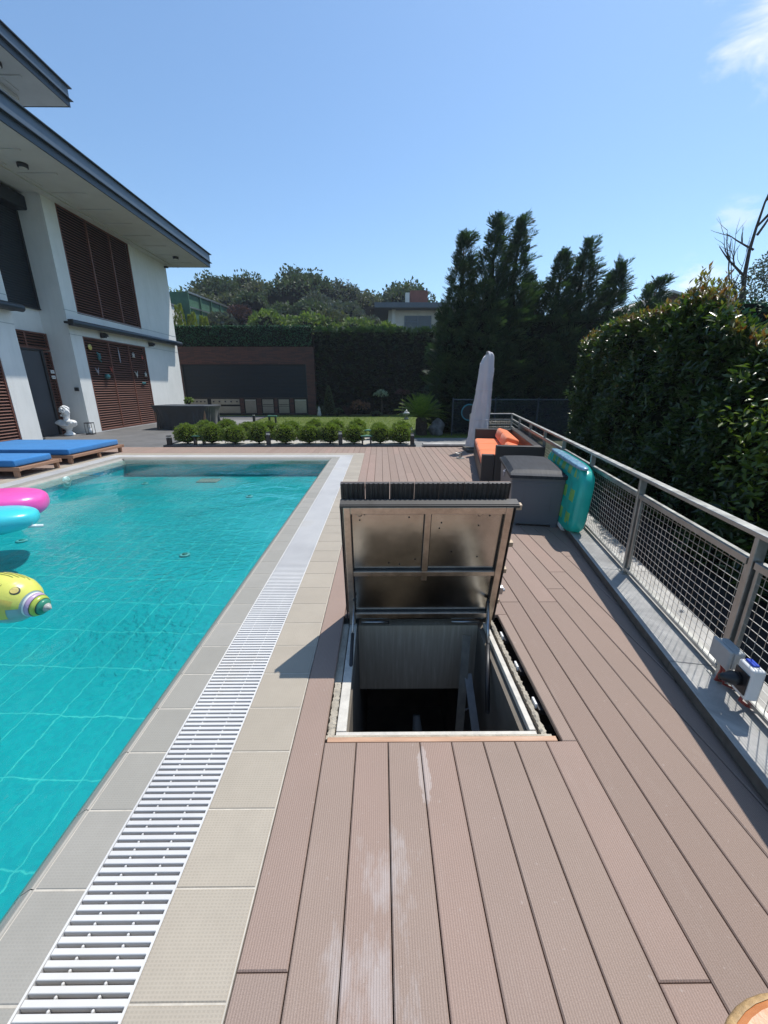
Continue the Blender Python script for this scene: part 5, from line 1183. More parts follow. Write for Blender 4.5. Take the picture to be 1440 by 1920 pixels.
# ------------------------------------------------------------------ foliage builders
def conifer_hedge(name, x0, x1, y0, depth_, z1, lab, cat, dens=55, seed=1):
    """clipped cypress hedge: core and many drooping sprays"""
    t = thing(name, lab, cat, ((x0 + x1) / 2, y0, 0)); cx = (x0 + x1) / 2
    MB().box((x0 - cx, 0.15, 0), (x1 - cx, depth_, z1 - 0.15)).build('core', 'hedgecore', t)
    n = int((x1 - x0) * z1 * dens); B = np.stack([rng.uniform(x0 - cx, x1 - cx, n), rng.uniform(-0.02, 0.22, n), rng.uniform(0.05, z1, n)], 1)
    n2 = int((x1 - x0) * depth_ * dens); B2 = np.stack([rng.uniform(x0 - cx, x1 - cx, n2), rng.uniform(0, depth_, n2), z1 + rng.uniform(-0.25, 0.0, n2)], 1)
    out_ = np.vstack([np.tile([0, -1, 0.35], (n, 1)), np.tile([0, -0.3, 1.0], (n2, 1))]); B = np.vstack([B, B2])
    sprays(t, B, out_ + rdir(len(B)) * 0.7, rng.uniform(0.18, 0.42, len(B)), 'cypress', 7)
    return t
def sprays(parent, B, D, L, mat, nb=8, lw=0.10, name='foliage', tipmat=None, droop=0.15):
    """flat fan sprays: each has nb pairs of narrow blades on a curved axis"""
    n = len(B); D = norm(D); up = np.tile([0, 0, 1.0], (n, 1)) + rdir(n) * 0.6
    X = norm(np.cross(D, up)); Nn_ = norm(np.cross(X, D)); L = L[:, None]
    Ps, Ds, Ns, Ls, Ws = [], [], [], [], []
    for k_ in range(nb):
        t_ = (k_ + 0.3) / nb
        base = B + D * L * t_ - np.array([0, 0, 1.0]) * L * droop * t_ * t_
        for s_ in (-1, 1):
            d = D * 0.8 + X * s_ * 0.75 - np.array([0, 0, 1.0]) * droop * t_ + rdir(n) * 0.15
            Ps.append(base); Ds.append(d); Ns.append(Nn_ + rdir(n) * 0.25); Ls.append((L[:, 0]) * (0.48 * (1 - t_) + 0.13)); Ws.append(L[:, 0] * lw)
    Ps.append(B + D * L * 0.6 - np.array([0, 0, 1.0]) * L * droop * .36); Ds.append(D - np.array([0, 0, droop])); Ns.append(Nn_); Ls.append(L[:, 0] * 0.5); Ws.append(L[:, 0] * lw)
    return leaves(name, np.vstack(Ps), np.vstack(Ds), np.vstack(Ns), np.concatenate(Ls), np.concatenate(Ws), mat, parent, 0.05)
def cypress(x, y, h, r, lab, lean=(0, 0), z0=0.0, n=900, grp='tall dark cypresses behind the sofa', tips=True, wisp=1.0):
    t = thing('cypress_tree', lab, 'tree', (x, y, z0), 0, grp)
    hh = np.linspace(0, 1, 10)
    def rad_(v): v = np.clip(v, 0, 1); return r * np.minimum(1.0, ((1 - v) / 0.62)) ** 0.95 * 0.95 + 0.02
    core = MB(); prof_ = [(float(rad_(v) * (0.62 - 0.42 * v)) if v < 0.97 else 0.01, float(v * h * 0.88)) for v in hh]
    o = len(core.v); nn = 14; 
    for (rr0, zz) in prof_:
        for k_ in range(nn):
            a = 2 * math.pi * k_ / nn; q_ = rr0 * random.uniform(0.8, 1.15); v_ = zz / h
            core.v.append((q_ * math.cos(a) + lean[0] * v_ ** 2, q_ * math.sin(a) + lean[1] * v_ ** 2, zz))
    for i in range(9):
        for k_ in range(nn): core.f.append((i * nn + k_, i * nn + (k_ + 1) % nn, (i + 1) * nn + (k_ + 1) % nn, (i + 1) * nn + k_))
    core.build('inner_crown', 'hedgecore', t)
    MB().tube([(0, 0, 0), (lean[0] * .1, lean[1] * .1, h * 0.4), (lean[0], lean[1], h * 0.98)], [0.14, 0.09, 0.01], 8).build('trunk', 'bark', t, True)
    v = rng.random(n) ** 1.1 * 1.0; a = rng.uniform(0, 2 * math.pi, n); rr2 = rad_(v) * rng.uniform(0.45, 0.92, n)
    B = np.stack([rr2 * np.cos(a) + lean[0] * v ** 2, rr2 * np.sin(a) + lean[1] * v ** 2, v * h * 0.97], 1)
    D_ = np.stack([np.cos(a), np.sin(a), 0.55 + 0.9 * v], 1) + rdir(n) * 0.35
    sprays(t, B, D_, rng.uniform(0.32, 0.66, n) * (1.15 - 0.75 * v), 'cypress', 8, 0.07)
    # long whippy branches breaking the outline
    m_ = int(95 * wisp); v = 1 - 0.72 * rng.random(m_) ** 0.95; a = rng.uniform(0, 2 * math.pi, m_); rr2 = rad_(v) * 0.7
    B = np.stack([rr2 * np.cos(a) + lean[0] * v ** 2, rr2 * np.sin(a) + lean[1] * v ** 2, v * h * 0.95], 1)
    D_ = np.stack([np.cos(a) * 0.9 + 0.45, np.sin(a) * 0.9, 0.7 + 0.7 * v], 1)
    sprays(t, B, D_, rng.uniform(0.6, 1.15, m_) * (1.2 - 0.62 * v), 'cypress_tip', 15, 0.042, 'outer_branches', droop=0.32)
    return t
def broad(x, y, z0, h, r, mi, lab, grp='trees on the hill', n=2600, leaf=0.34, squash=0.75, kind='broad_tree', trunk=True, lobes=9, cat='tree', mat=None, seed=None):
    t = thing(kind, lab, cat, (x, y, z0), 0, grp)
    cz = h - r * squash
    if trunk: MB().tube([(0, 0, -0.5), (0.05 * r, 0, cz * 0.6), (0.0, 0.05 * r, cz)], [0.05 * r + 0.03, 0.04 * r + 0.02, 0.02 * r + 0.01], 8).build('trunk', 'bark', t, True)
    C = rdir(lobes) * np.array([r * 0.62, r * 0.62, r * squash * 0.6]) * rng.uniform(0.5, 1.05, (lobes, 1)); C[:, 2] = np.abs(C[:, 2]) * 0.9 - r * squash * 0.15
    Rl = rng.uniform(0.34, 0.52, lobes) * r
    li = rng.integers(0, lobes, n); d = rdir(n); d[:, 2] = np.abs(d[:, 2]) * 0.9 + d[:, 2] * 0.1
    rad2 = Rl[li][:, None] * (0.72 + 0.36 * rng.random((n, 1)) ** 0.6)
    Pp = C[li] + d * rad2 + np.array([0, 0, cz])
    core = MB()
    for c_, rl in zip(C, Rl): core.ell((c_[0], c_[1], c_[2] + cz), (rl * 0.72,) * 3, 9, 6)
    core.build('inner_crown', 'hedgecore', t)
    leaves('crown', Pp, d + rdir(n) * 0.9, d + rdir(n) * 0.8, rng.uniform(0.6, 1.3, n) * leaf, rng.uniform(0.45, 0.8, n) * leaf, mat or FT[mi], t, 0.12)
    return t

# back hedge (clipped cypress) right of the kitchen
conifer_hedge('cypress_hedge', -3.9, 4.3, 25.2, 1.0, 4.85, 'tall dark clipped cypress hedge right of the outdoor kitchen', 'hedge', dens=60)
# cypress group
cyp = [(2.85, 15.6, 6.75, 1.12, (0.0, 0), 'slender dark cypress, leftmost of the tall trio behind the parasol'),
       (3.62, 15.2, 7.15, 1.10, (0.25, 0), 'dark cypress with a pointed wispy tip, middle of the tall trio'),
       (4.40, 15.5, 7.15, 1.12, (0.35, 0), 'dark cypress with curved tip, rightmost of the tall trio'),
       (5.25, 15.9, 5.5, 1.2, (0.1, 0), 'shorter cypress filling the notch right of the tall trio'),
       (6.0, 15.5, 6.2, 1.1, (0.3, 0), 'cypress with thin open tip, left of the shorter pair'),
       (6.85, 15.6, 6.5, 1.1, (0.25, 0), 'cypress with thin open tip, right of the shorter pair'),
       (7.75, 15.6, 5.8, 1.2, (0.6, 0), 'broad cypress with branches leaning right over the hedge'),
       (8.7, 15.7, 5.35, 1.15, (1.2, 0), 'low cypress with long sprays sweeping right towards the brown gabled house')]
for i, (x, y, h, r, ln, lab) in enumerate(cyp): cypress(x, y, h, r, lab, ln, n=1500 if i < 7 else 900, wisp=1.5 if i < 5 else 1.9)
conifer_hedge('cypress_hedge', 2.3, 10.4, 14.75, 1.2, 3.9, 'dark cypress hedge joining the foot of the tall cypresses', 'hedge', dens=45)
tf = MB()
# dark mesh fence before the cypresses
df = thing('mesh_fence', 'dark green wire mesh fence standing before the cypresses', 'fence', (2.45, 13.95, 0))
for x in (0.0, 1.45, 2.9, 4.4): MB().box((x - 0.02, -0.02, 0), (x + 0.02, 0.02, 1.28)).build('post', 'fascia_dark', df)
wm = MB()
for i in range(23): wm.tube([(0, 0, 0.08 + i * 0.05), (4.4, 0, 0.08 + i * 0.05)], 0.002, 4, False)
for i in range(88): wm.tube([(i * 0.05, 0.004, 0.08), (i * 0.05, 0.004, 1.2)], 0.002, 4, False)
wm.build('wire_mesh', 'fascia', df)
MB().box((0, -0.012, 1.21), (4.4, 0.012, 1.235)).build('top_rail', 'fascia', df)
t = thing('hoop', 'blue ring hanging on the dark mesh fence left of the parasol', 'ring', (3.0, 13.85, 0.80)); 
MB().tube([(0.26 * math.cos(a), 0, 0.26 * math.sin(a)) for a in np.linspace(0, 2 * math.pi, 33)], 0.025, 8, False).build('ring', 'ringblue', t, True)
MB().lathe([(0.01, 0), (0.24, 0), (0.24, 0.01)], (0, 0, 0), 28, Matrix.Rotation(R(90), 4, 'X')).build('net', 'black', t)
# rock
rk = MB().ell((0, 0, 0.22), (0.26, 0.22, 0.34), 18, 12)
rk.v = [(x * (1 + 0.18 * math.sin(z * 17 + x * 9)), y * (1 + 0.15 * math.sin(x * 21)), z + 0.05 * math.sin(x * 13 + y * 11)) for x, y, z in rk.v]
tag(rk.build('rock', 'rock', None, loc=(1.95, 14.15, 0)), 'upright grey garden rock between the cycad and the mesh fence', 'rock')

# ------------------------------------------------------------------ right laurel hedge
hd = thing('laurel_hedge', 'tall glossy laurel hedge with reddish new shoots along the railing', 'hedge', (3.2, 3.4, 0))
hx0 = 2.86
def face(y): return hx0 + 0.187 * (y - 1.8)
def htop(y):
    pts = [(3.3, 1.93), (3.6, 1.98), (4.0, 2.14), (4.3, 2.40), (4.6, 2.52), (5.4, 2.52), (7.2, 2.60), (9.0, 2.46)]
    return float(np.interp(y, [p[0] for p in pts], [p[1] for p in pts]))
HYA, HYB, HDP = 0.4, 9.0, 0.6
core = MB(); ny = 40
for j in range(ny + 1):
    y = HYA + (HYB - 0.2 - HYA) * j / ny; f = face(y) + 0.16; tz = htop(y) - 0.15
    core.v += [(f - 3.2, y - 3.4, -0.1), (f - 3.2, y - 3.4, tz), (f + HDP - 3.2, y - 3.4, htop(y - 1.2) - 0.15), (f + HDP - 3.2, y - 3.4, -0.1)]
for j in range(ny):
    for k_ in range(3): core.f.append((j * 4 + k_, j * 4 + k_ + 1, (j + 1) * 4 + k_ + 1, (j + 1) * 4 + k_))
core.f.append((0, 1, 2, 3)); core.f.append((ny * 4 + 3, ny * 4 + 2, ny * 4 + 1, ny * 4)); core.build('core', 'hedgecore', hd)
n = 30000
# cluster centres make clumps
nc = 1500; cy_ = HYA + (HYB - HYA) * rng.random(nc); czf = rng.random(nc)
li = rng.integers(0, nc, n)
Y = cy_[li] + rng.normal(size=n) * 0.05; tzs = np.interp(cy_[li], [3.3, 3.6, 4.0, 4.3, 4.6, 5.4, 7.2, 9.0], [1.93, 1.98, 2.14, 2.40, 2.52, 2.52, 2.60, 2.46])
Z = czf[li] * tzs + rng.normal(size=n) * 0.05; outc = rng.uniform(-0.13, 0.05, nc)[li]
bul = 0.10 * np.sin(Y * 2.3 + Z * 1.7) * np.sin(Z * 2.9 + 1) + 0.05 * np.sin(Y * 7 + Z * 5)
Xf = hx0 + 0.187 * (Y - 1.8) - outc - bul + rng.uniform(-0.03, 0.12, n)
P1 = np.stack([Xf, Y, Z], 1); O1 = np.tile([-1.0, -0.15, 0.45], (n, 1))
# top and far/near ends
n2 = 11000; Y2 = rng.uniform(HYA, HYB, n2); X2 = hx0 + 0.187 * (Y2 - 1.8) + rng.uniform(0, HDP, n2); T2 = np.interp(Y2 - 1.7 * (X2 - hx0 - 0.187 * (Y2 - 1.8)), [3.3, 3.6, 4.0, 4.3, 4.6, 5.4, 7.2, 9.0], [1.93, 1.98, 2.14, 2.40, 2.52, 2.52, 2.60, 2.46])
P2 = np.stack([X2, Y2, T2 + rng.uniform(-0.22, 0.06, n2) + 0.06 * np.sin(Y2 * 6) * np.sin(X2 * 7)], 1); O2 = np.tile([-0.2, -0.2, 1.0], (n2, 1))
n3 = 4500; X3 = face(HYB) + rng.uniform(0, HDP, n3); Z3 = rng.uniform(0, 2.45, n3); P3 = np.stack([X3, HYB + rng.uniform(-0.25, 0.05, n3), Z3], 1); O3 = np.tile([-0.3, 0.6, 0.5], (n3, 1))
PP = np.vstack([P1, P2, P3]) - np.array([3.2, 3.4, 0]); OO = np.vstack([O1, O2, O3]); n = len(PP)
D_ = OO * 0.55 + rdir(n) * 0.75; D_[:, 2] += 0.12
N_ = np.tile([-0.25, 0.0, 1.0], (n, 1)) + OO * 0.3 + rdir(n) * 0.55
leaves('leaves', PP, D_, N_, rng.uniform(0.065, 0.125, n), rng.uniform(0.028, 0.048, n), 'laurel', hd, 0.18, 0.15)
# shoots
ns = 480; Ys = np.concatenate([rng.uniform(3.4, HYB, ns - 140), rng.uniform(4.15, 5.2, 140)]); Xs = hx0 + 0.187 * (Ys - 1.8) + rng.uniform(-0.08, 0.5, ns) ; Ts = np.interp(Ys - 1.7 * (Xs - hx0 - 0.187 * (Ys - 1.8)), [3.3, 3.6, 4.0, 4.3, 4.6, 5.4, 7.2, 9.0], [1.93, 1.98, 2.14, 2.40, 2.52, 2.52, 2.60, 2.46])
SB = []; SD = []; SN = []; SLn = []; stem = MB()
for i in range(ns):
    hgt = random.uniform(0.02, 0.10) + (random.uniform(0.05, 0.22) if 4.2 < Ys[i] < 5.0 and random.random() < 0.45 else 0)
    bx_, by_, bz_ = Xs[i] - 3.2, Ys[i] - 3.4, Ts[i] - 0.08
    lean_ = (random.uniform(-.05, .05), random.uniform(-.05, .05))
    SB.append((bx_, by_, bz_)); SD.append((lean_[0], lean_[1], hgt + .05)); SN.append((-1, -.2, 0.1)); SLn.append(hgt + 0.06)
    for k_ in range(int(7 + hgt * 22)):
        f = random.random(); a = random.uniform(0, 2 * math.pi)
        SB.append((bx_ + lean_[0] * f, by_ + lean_[1] * f, bz_ + 0.03 + (hgt + .03) * f)); SD.append((math.cos(a), math.sin(a), 0.7 + f)); SN.append((-math.cos(a) * .6, -math.sin(a) * .6, 1)); SLn.append(random.uniform(0.045, 0.085))
leaves('young_shoots', np.array(SB), np.array(SD), np.array(SN), np.array(SLn), np.where(np.abs(np.array(SN)[:, 0] + 1) < 1e-6, 0.010, np.array(SLn) * 0.38), 'shoot', hd, 0.2, 0.1)
nb_ = 900; Yb = rng.normal(2.75, 0.28, nb_); Zb = rng.normal(1.2, 0.25, nb_); Pb = np.stack([face(2.6) - 0.12 + rng.uniform(-0.1, 0.1, nb_) - 3.2, Yb - 3.4, Zb], 1)
leaves('bright_leaves', Pb, rdir(nb_) + np.array([-0.4, 0, 0.3]), rdir(nb_) * .6 + np.array([-0.3, 0, 1]), rng.uniform(0.05, 0.09, nb_), 0.035, 'brightleaf', hd, 0.2, 0.1)

# artificial green wall behind the hedge, house and trees on the right
hedge_panel('hedge_screen', 7.2, 13.0, 9.3, 9.6, 1.0, 3.30, 'artgrass', 260, 0.12, 0.06, 'dark green leaf screen behind the laurel hedge at the right edge', 'hedge screen')
gh = thing('gabled_house', 'distant brown gabled house just above the laurel hedge', 'house', (19.3, 31, 3.5))
MB().add([(-2.4, 0, 0), (2.6, 0, 0), (2.6, 6, 0), (-2.4, 6, 0), (-2.4, 0, 2.6), (0.9, 0, 4.4), (2.6, 0, 3.9), (-2.4, 6, 2.6), (0.9, 6, 4.4), (2.6, 6, 3.9)], [(0, 1, 6, 5, 4), (3, 2, 9, 8, 7), (0, 3, 7, 4), (1, 2, 9, 6)][:4]).build('wall', 'farwood', gh)
MB().add([(-3.4, -0.4, 2.35), (0.9, -0.4, 4.55), (0.9, 6.4, 4.55), (-3.4, 6.4, 2.35), (-3.4, -0.4, 2.15), (0.9, -0.4, 4.35), (0.9, 6.4, 4.35), (-3.4, 6.4, 2.15)], [(0, 1, 2, 3), (4, 7, 6, 5), (0, 4, 5, 1), (3, 2, 6, 7), (0, 3, 7, 4)]).add([(0.9, -0.4, 4.55), (3.2, -0.4, 3.95), (3.2, 6.4, 3.95), (0.9, 6.4, 4.55), (0.9, -0.4, 4.4), (3.2, -0.4, 3.8)], [(0, 1, 2, 3), (0, 4, 5, 1)]).build('roof', 'farwhite', gh)
o = MB().box((-0.9, -0.04, 2.1), (0.1, 0.02, 3.0)).build('window', 'glass', gh); MB().box((-0.45, -0.06, 2.1), (-0.40, -0.041, 3.0)).box((-0.95, -0.06, 2.06), (0.15, -0.041, 2.1)).build('frame', 'fascia', o)
# dead-topped tree at the right edge
dt = thing('bare_topped_tree', 'tall tree with bare dead branches above a leafy crown at the right edge', 'tree', (11.9, 14.5, 0))
br_ = MB(); rr = random.Random(21)
def branch(p, d, L_, r_, lev):
    pts = [Vector(p)]; dd = Vector(d).normalized(); nseg = 5
    for i in range(nseg):
        dd = (dd + Vector((rr.uniform(-.22, .22), rr.uniform(-.22, .22), rr.uniform(-.05, .16)))).normalized(); pts.append(pts[-1] + dd * L_ / nseg)
    br_.tube(pts, [r_ * (1 - 0.75 * i / nseg) for i in range(nseg + 1)], 5, False)
    if lev > 0:
        for i in range(4 if lev > 1 else 3):
            q_ = pts[rr.randint(2, nseg)]; nd = (dd + Vector((rr.uniform(-1, 1), rr.uniform(-.6, .6), rr.uniform(-.2, .7)))).normalized(); branch(q_, nd, L_ * rr.uniform(0.45, 0.7), r_ * 0.42, lev - 1)
br_.tube([(0, 0, 0), (-0.1, 0, 2.5), (0.0, 0, 4.6)], [0.16, 0.12, 0.09], 8)
branch((0, 0, 4.5), (0.05, 0, 1), 3.2, 0.07, 2); branch((0, 0, 5.0), (-0.75, 0, 0.6), 1.5, 0.045, 2); branch((-.05, 0, 4.2), (-0.6, 0, 0.9), 1.6, 0.045, 2); branch((0, 0, 5.8), (-0.8, 0.0, 0.45), 1.0, 0.035, 1); branch((0, 0, 6.2), (0.4, 0, 0.8), 1.4, 0.04, 2)
br_.build('trunk', 'bark', dt, True)
n = 5200; C = np.array([(-0.3, 0, 4.3), (0.4, 0, 4.7), (1.1, 0, 4.3), (-0.6, 0, 3.6), (0.5, 0.3, 3.6), (1.4, 0, 3.4), (0.9, 0.2, 5.3)]); Rl = np.array([.6, .7, .8, .7, .8, .8, .5])
li = rng.integers(0, len(C), n); d = rdir(n); Pp = C[li] + d * (Rl[li][:, None] * (0.35 + 0.75 * rng.random((n, 1)) ** 0.7))
leaves('crown', Pp, d + rdir(n), rdir(n), rng.uniform(0.06, 0.13, n), 0.05, FT[3], dt, 0.1)

# ------------------------------------------------------------------ garden plants
ballm = None
bushlab_f = ['first clipped box ball of the front row, at the left end beside the terrace', 'second box ball from the left in the front row', 'third box ball from the left in the front row', 'fourth box ball from the left in the front row', 'fifth box ball from the left in the front row, beside a black bollard', 'sixth box ball from the left in the front row', 'seventh box ball from the left in the front row', 'eighth box ball of the front row, right of a black bollard', 'ninth box ball of the front row, right of the small green table', 'last box ball of the front row, at the right end by the grey patio']
bushlab_b = [l.replace('front row', 'back row').replace('beside the terrace', 'on the lawn side').replace(', beside a black bollard', '').replace(', right of a black bollard', ' from the left').replace(', right of the small green table', ' from the left').replace('by the grey patio', 'towards the cycad') for l in bushlab_f]
def ball_proto(lab, loc, r):
    t = thing('box_ball', lab, 'box ball', loc, 0, 'clipped box balls in the planting bed')
    MB().ell((0, 0, r * 0.92), (r * 0.84, r * 0.84, r * 0.76), 16, 10).build('inner_crown', 'hedgecore', t)
    n = 3600; d = rdir(n); d[:, 2] = np.where(d[:, 2] < -0.7, -d[:, 2], d[:, 2]); lump = 1 + 0.10 * np.sin(d[:, 0] * 9 + 1) * np.sin(d[:, 1] * 8) + 0.05 * np.sin(d[:, 2] * 13)
    P_ = d * (r * np.array([1, 1, 0.90])) * (lump * rng.uniform(0.84, 1.03, n))[:, None] + np.array([0, 0, r * 0.92])
    leaves('foliage', P_, d + rdir(n) * 0.8, d + rdir(n) * 0.7, rng.uniform(0.025, 0.05, n), 0.022, 'box', t, 0.2)
    MB().tube([(0, 0, 0), (0, 0, r * 0.5)], 0.03, 6).build('trunk', 'bark', t)
    return t
protos = []
fx = [-5.70, -4.98, -4.31, -3.60, -2.83, -2.12, -1.50, -0.79, -0.02, 0.58]
bxs = [-5.63, -4.93, -4.29, -3.58, -2.90, -2.13, -1.46, -0.76, -0.07, 0.66]
for i in range(10):
    for row, (x, yy) in enumerate(((fx[i], 11.86), (bxs[i], 13.02))):
        lab = (bushlab_f, bushlab_b)[row][i]; r = 0.325 * [1.0, 0.97, 1.02, 0.96, 1.03, 1, 1, .98, .95, 1][i]
        if len(protos) < 3:
            protos.append(ball_proto(lab, (x, yy, 0), 0.325))
        else:
            copy_tree(random.choice(protos), None, lab, (x, yy, -0.02 if row else 0.0), random.uniform(0, 6.28), (r / 0.325 * random.uniform(0.90, 1.08), r / 0.325 * random.uniform(0.90, 1.05), random.uniform(0.88, 1.10)))
struct(MB().box((-6.12, 11.31, -0.05), (0.97, 13.40, 0.012)).build('gravel_bed', 'gravel'))
struct(MB().box((-6.14, 11.301, -0.05), (0.99, 11.335, 0.05)).box((-6.14, 13.40, -0.05), (0.99, 13.43, 0.05)).box((0.96, 11.336, -0.05), (0.99, 13.399, 0.05)).box((-6.15, 11.336, -0.05), (-6.12, 13.399, 0.05)).build('bed_edging', 'fascia_dark'))
def bollard(x, y, h, lab, w_=0.055):
    t = thing('bollard_light', lab, 'bollard light', (x, y, 0), 0, 'black bollard lights in the garden')
    MB().box((-w_, -w_, 0), (w_, w_, h * 0.80)).build('post', 'blackplastic', t, bevel=0.005); MB().box((-w_ * .8, -w_ * .8, h * 0.80), (w_ * .8, w_ * .8, h * 0.93)).build('lamp', 'lampglass', t); MB().box((-w_, -w_, h * 0.93), (w_, w_, h)).build('cap', 'blackplastic', t, bevel=0.004)
for x, y, h, lab in ((-3.22, 11.5, 0.40, 'black bollard light between the fourth and fifth front box balls'), (-1.16, 11.5, 0.42, 'black bollard light between the seventh and eighth front box balls'), (0.90, 11.52, 0.36, 'black bollard light at the right end of the front row'), (-0.85, 12.55, 0.42, 'black bollard light in the back row near the small green table'), (0.93, 12.6, 0.42, 'black bollard light at the right end of the back row'), (-6.28, 20.2, 0.35, 'black bollard light alone at the left edge of the lawn'), (-6.05, 11.5, 0.30, 'low black bollard light at the left end of the front row')): bollard(x, y, h, lab)
def gtable(x, y, s, lab):
    t = thing('garden_table', lab, 'garden table', (x, y, 0), R(5), 'small green tables in the planting bed')
    MB().box((-0.17 * s, -0.12 * s, 0.25 * s), (0.17 * s, 0.12 * s, 0.28 * s)).build('tabletop', 'greenpaint', t, bevel=0.004)
    for a in (-1, 1): MB().box((a * 0.12 * s - 0.02, -0.09 * s, 0), (a * 0.12 * s + 0.02, 0.09 * s, 0.25 * s)).build('leg', 'blackplastic', t)
gtable(-5.30, 11.75, 1.0, 'small green table between the first and second front box balls'); gtable(-0.42, 11.7, 1.0, 'small green table between the eighth and ninth front box balls'); gtable(-0.42, 12.9, 1.15, 'small green table at the back, between the eighth and ninth box balls'); gtable(-5.33, 12.9, 1.1, 'small green table at the back left of the planting bed')
sp_ = thing('garden_stand', 'small dark house shaped lamp box standing on the lawn', 'garden lamp', (-5.1, 19.2, 0)); MB().box((-0.17, -0.1, 0), (-0.12, 0.1, 0.30)).box((0.12, -0.1, 0), (0.17, 0.1, 0.30)).build('leg', 'blackplastic', sp_); MB().box((-0.20, -0.13, 0.30), (0.20, 0.13, 0.36)).build('top', 'greenpaint', sp_)

# cycad
cyd = thing('cycad', 'cycad palm with a thick dark trunk and arching fronds at the end of the bed', 'palm', (1.42, 14.2, 0))
tr_ = MB().lathe([(0.21, 0), (0.19, 0.15), (0.21, 0.3), (0.19, 0.45), (0.20, 0.55), (0.12, 0.62)], (0, 0, 0), 18)
tr_.v = [(x * (1 + 0.08 * math.sin(z * 60 + x * 40)), y * (1 + 0.08 * math.sin(z * 55 + y * 50)), z) for x, y, z in tr_.v]; tr_.build('trunk', 'palmbark', cyd)
Pl, Dl, Nl, Ll = [], [], [], []; rc = MB()
for i in range(64):
    a = i * 2.399 + random.uniform(-.1, .1); el = 0.25 + 1.15 * (i / 64); Lf = random.uniform(0.75, 0.95)
    pts = []; 
    for k_ in range(13):
        s_ = k_ / 12; e2 = el + 0.15 - s_ * (1.1 - el * 0.45) * 0.9; 
        if k_ == 0: p = Vector((0.06 * math.cos(a), 0.06 * math.sin(a), 0.58)); pts.append(p); continue
        p = pts[-1] + Vector((math.cos(a) * math.cos(e2), math.sin(a) * math.cos(e2), math.sin(e2))) * Lf / 12; pts.append(p)
    rc.tube(pts, [0.010 * (1 - 0.7 * k_ / 12) for k_ in range(13)], 4, False)
    for k_ in range(2, 13):
        for sub in (0, 0.5):
            if k_ == 12 and sub: continue
            p = pts[k_].lerp(pts[min(k_ + 1, 12)], sub); d = (pts[k_] - pts[k_ - 1]).normalized(); side = d.cross(Vector((0, 0, 1))).normalized(); nn_ = side.cross(d)
            for s_ in (-1, 1):
                Pl.append(p); Dl.append(d * 0.55 + side * s_ + nn_ * 0.35); Nl.append(nn_); Ll.append(0.16 * math.sin(math.pi * min(1, (k_ + 1) / 13.5)) ** 0.6 + 0.02)
leaves('fronds', np.array([tuple(p) for p in Pl]), np.array([tuple(p) for p in Dl]), np.array([tuple(p) for p in Nl]), np.array(Ll), 0.016, 'cycadleaf', cyd, 0.1)
rc.build('frond_stems', 'box', cyd)

# shrubs along the back hedge
tcn = thing('topiary_cone', 'small clipped green cone tree before the back hedge', 'topiary', (-3.05, 24.3, 0))
n = 2600; v = rng.random(n) ** 1.3; a = rng.uniform(0, 6.283, n); rr2 = 0.36 * (1 - v) ** 0.8 * rng.uniform(0.8, 1.05, n) + 0.02
leaves('foliage', np.stack([rr2 * np.cos(a), rr2 * np.sin(a), 0.1 + v * 1.6], 1), np.stack([np.cos(a), np.sin(a), np.full(n, .9)], 1) + rdir(n) * .5, rdir(n), 0.07, 0.035, FT[0], tcn, 0.1); MB().lathe([(0.30, 0.05), (0.2, 0.8), (0.02, 1.6)], (0, 0, 0), 12).build('inner_crown', 'hedgecore', tcn)
broad(-2.4, 24.0, 0, 0.45, 0.42, 0, 'low dark green mound beside the clipped cone tree', 'shrubs before the back hedge', 700, 0.07, 0.7, 'shrub', False, 5, 'shrub')
broad(-1.25, 24.1, 0, 0.95, 0.62, 4, 'loose reddish shrub before the back hedge', 'shrubs before the back hedge', 900, 0.12, 0.8, 'shrub', False, 7, 'shrub', M['pinkleaf'])
broad(0.05, 24.2, 0, 1.45, 0.45, 3, 'small standard tree with a pale round head before the back hedge', 'shrubs before the back hedge', 900, 0.09, 0.6, 'standard_tree', True, 7, 'tree', M['whiteflower'])
broad(-0.25, 23.9, 0, 0.35, 0.45, 0, 'low dark shrub at the foot of the pale standard tree', 'shrubs before the back hedge', 500, 0.07, 0.6, 'shrub', False, 5, 'shrub')
broad(1.25, 24.2, 0, 1.75, 0.40, 4, 'thin dark red leaved shrub left of the cycad', 'shrubs before the back hedge', 600, 0.09, 1.2, 'shrub', True, 6, 'shrub')
for i, (x, lab) in enumerate(((-1.95, 'tuft of strappy leaves left of the reddish shrub'), (-3.55, 'spiky tuft beside the kitchen corner'))):
    t = thing('strappy_plant', lab, 'plant', (x, 24.2, 0), 0, 'strappy plants before the back hedge'); n = 90; a = rng.uniform(0, 6.28, n); leaves('leaves', np.zeros((n, 3)) + rng.normal(size=(n, 3)) * np.array([.05, .05, 0]), np.stack([np.cos(a) * .5, np.sin(a) * .5, np.ones(n)], 1), rdir(n), rng.uniform(0.4, 0.8, n), 0.04, FT[4 if i == 0 else 0], t, 0.1, 0.1)
t = thing('garden_gnome', 'small white garden figure standing before the kitchen corner', 'garden figure', (-3.6, 23.9, 0)); MB().lathe([(0.10, 0), (0.13, 0.1), (0.10, 0.25), (0.07, 0.33), (0.09, 0.40), (0.06, 0.48), (0.02, 0.56)], (0, 0, 0), 14).build('figure', 'decowhite', t, True)
t = thing('stone_lantern', 'small white mushroom shaped stone lantern on the lawn left of the cycad', 'stone lantern', (1.35, 21.5, 0)); MB().lathe([(0.14, 0), (0.14, 0.05), (0.09, 0.08), (0.09, 0.26)], (0, 0, 0), 14).build('base', 'concrete', t, True); MB().lathe([(0.20, 0.261), (0.17, 0.33), (0.05, 0.46), (0.02, 0.50)], (0, 0, 0), 14).build('cap', 'white', t, True)
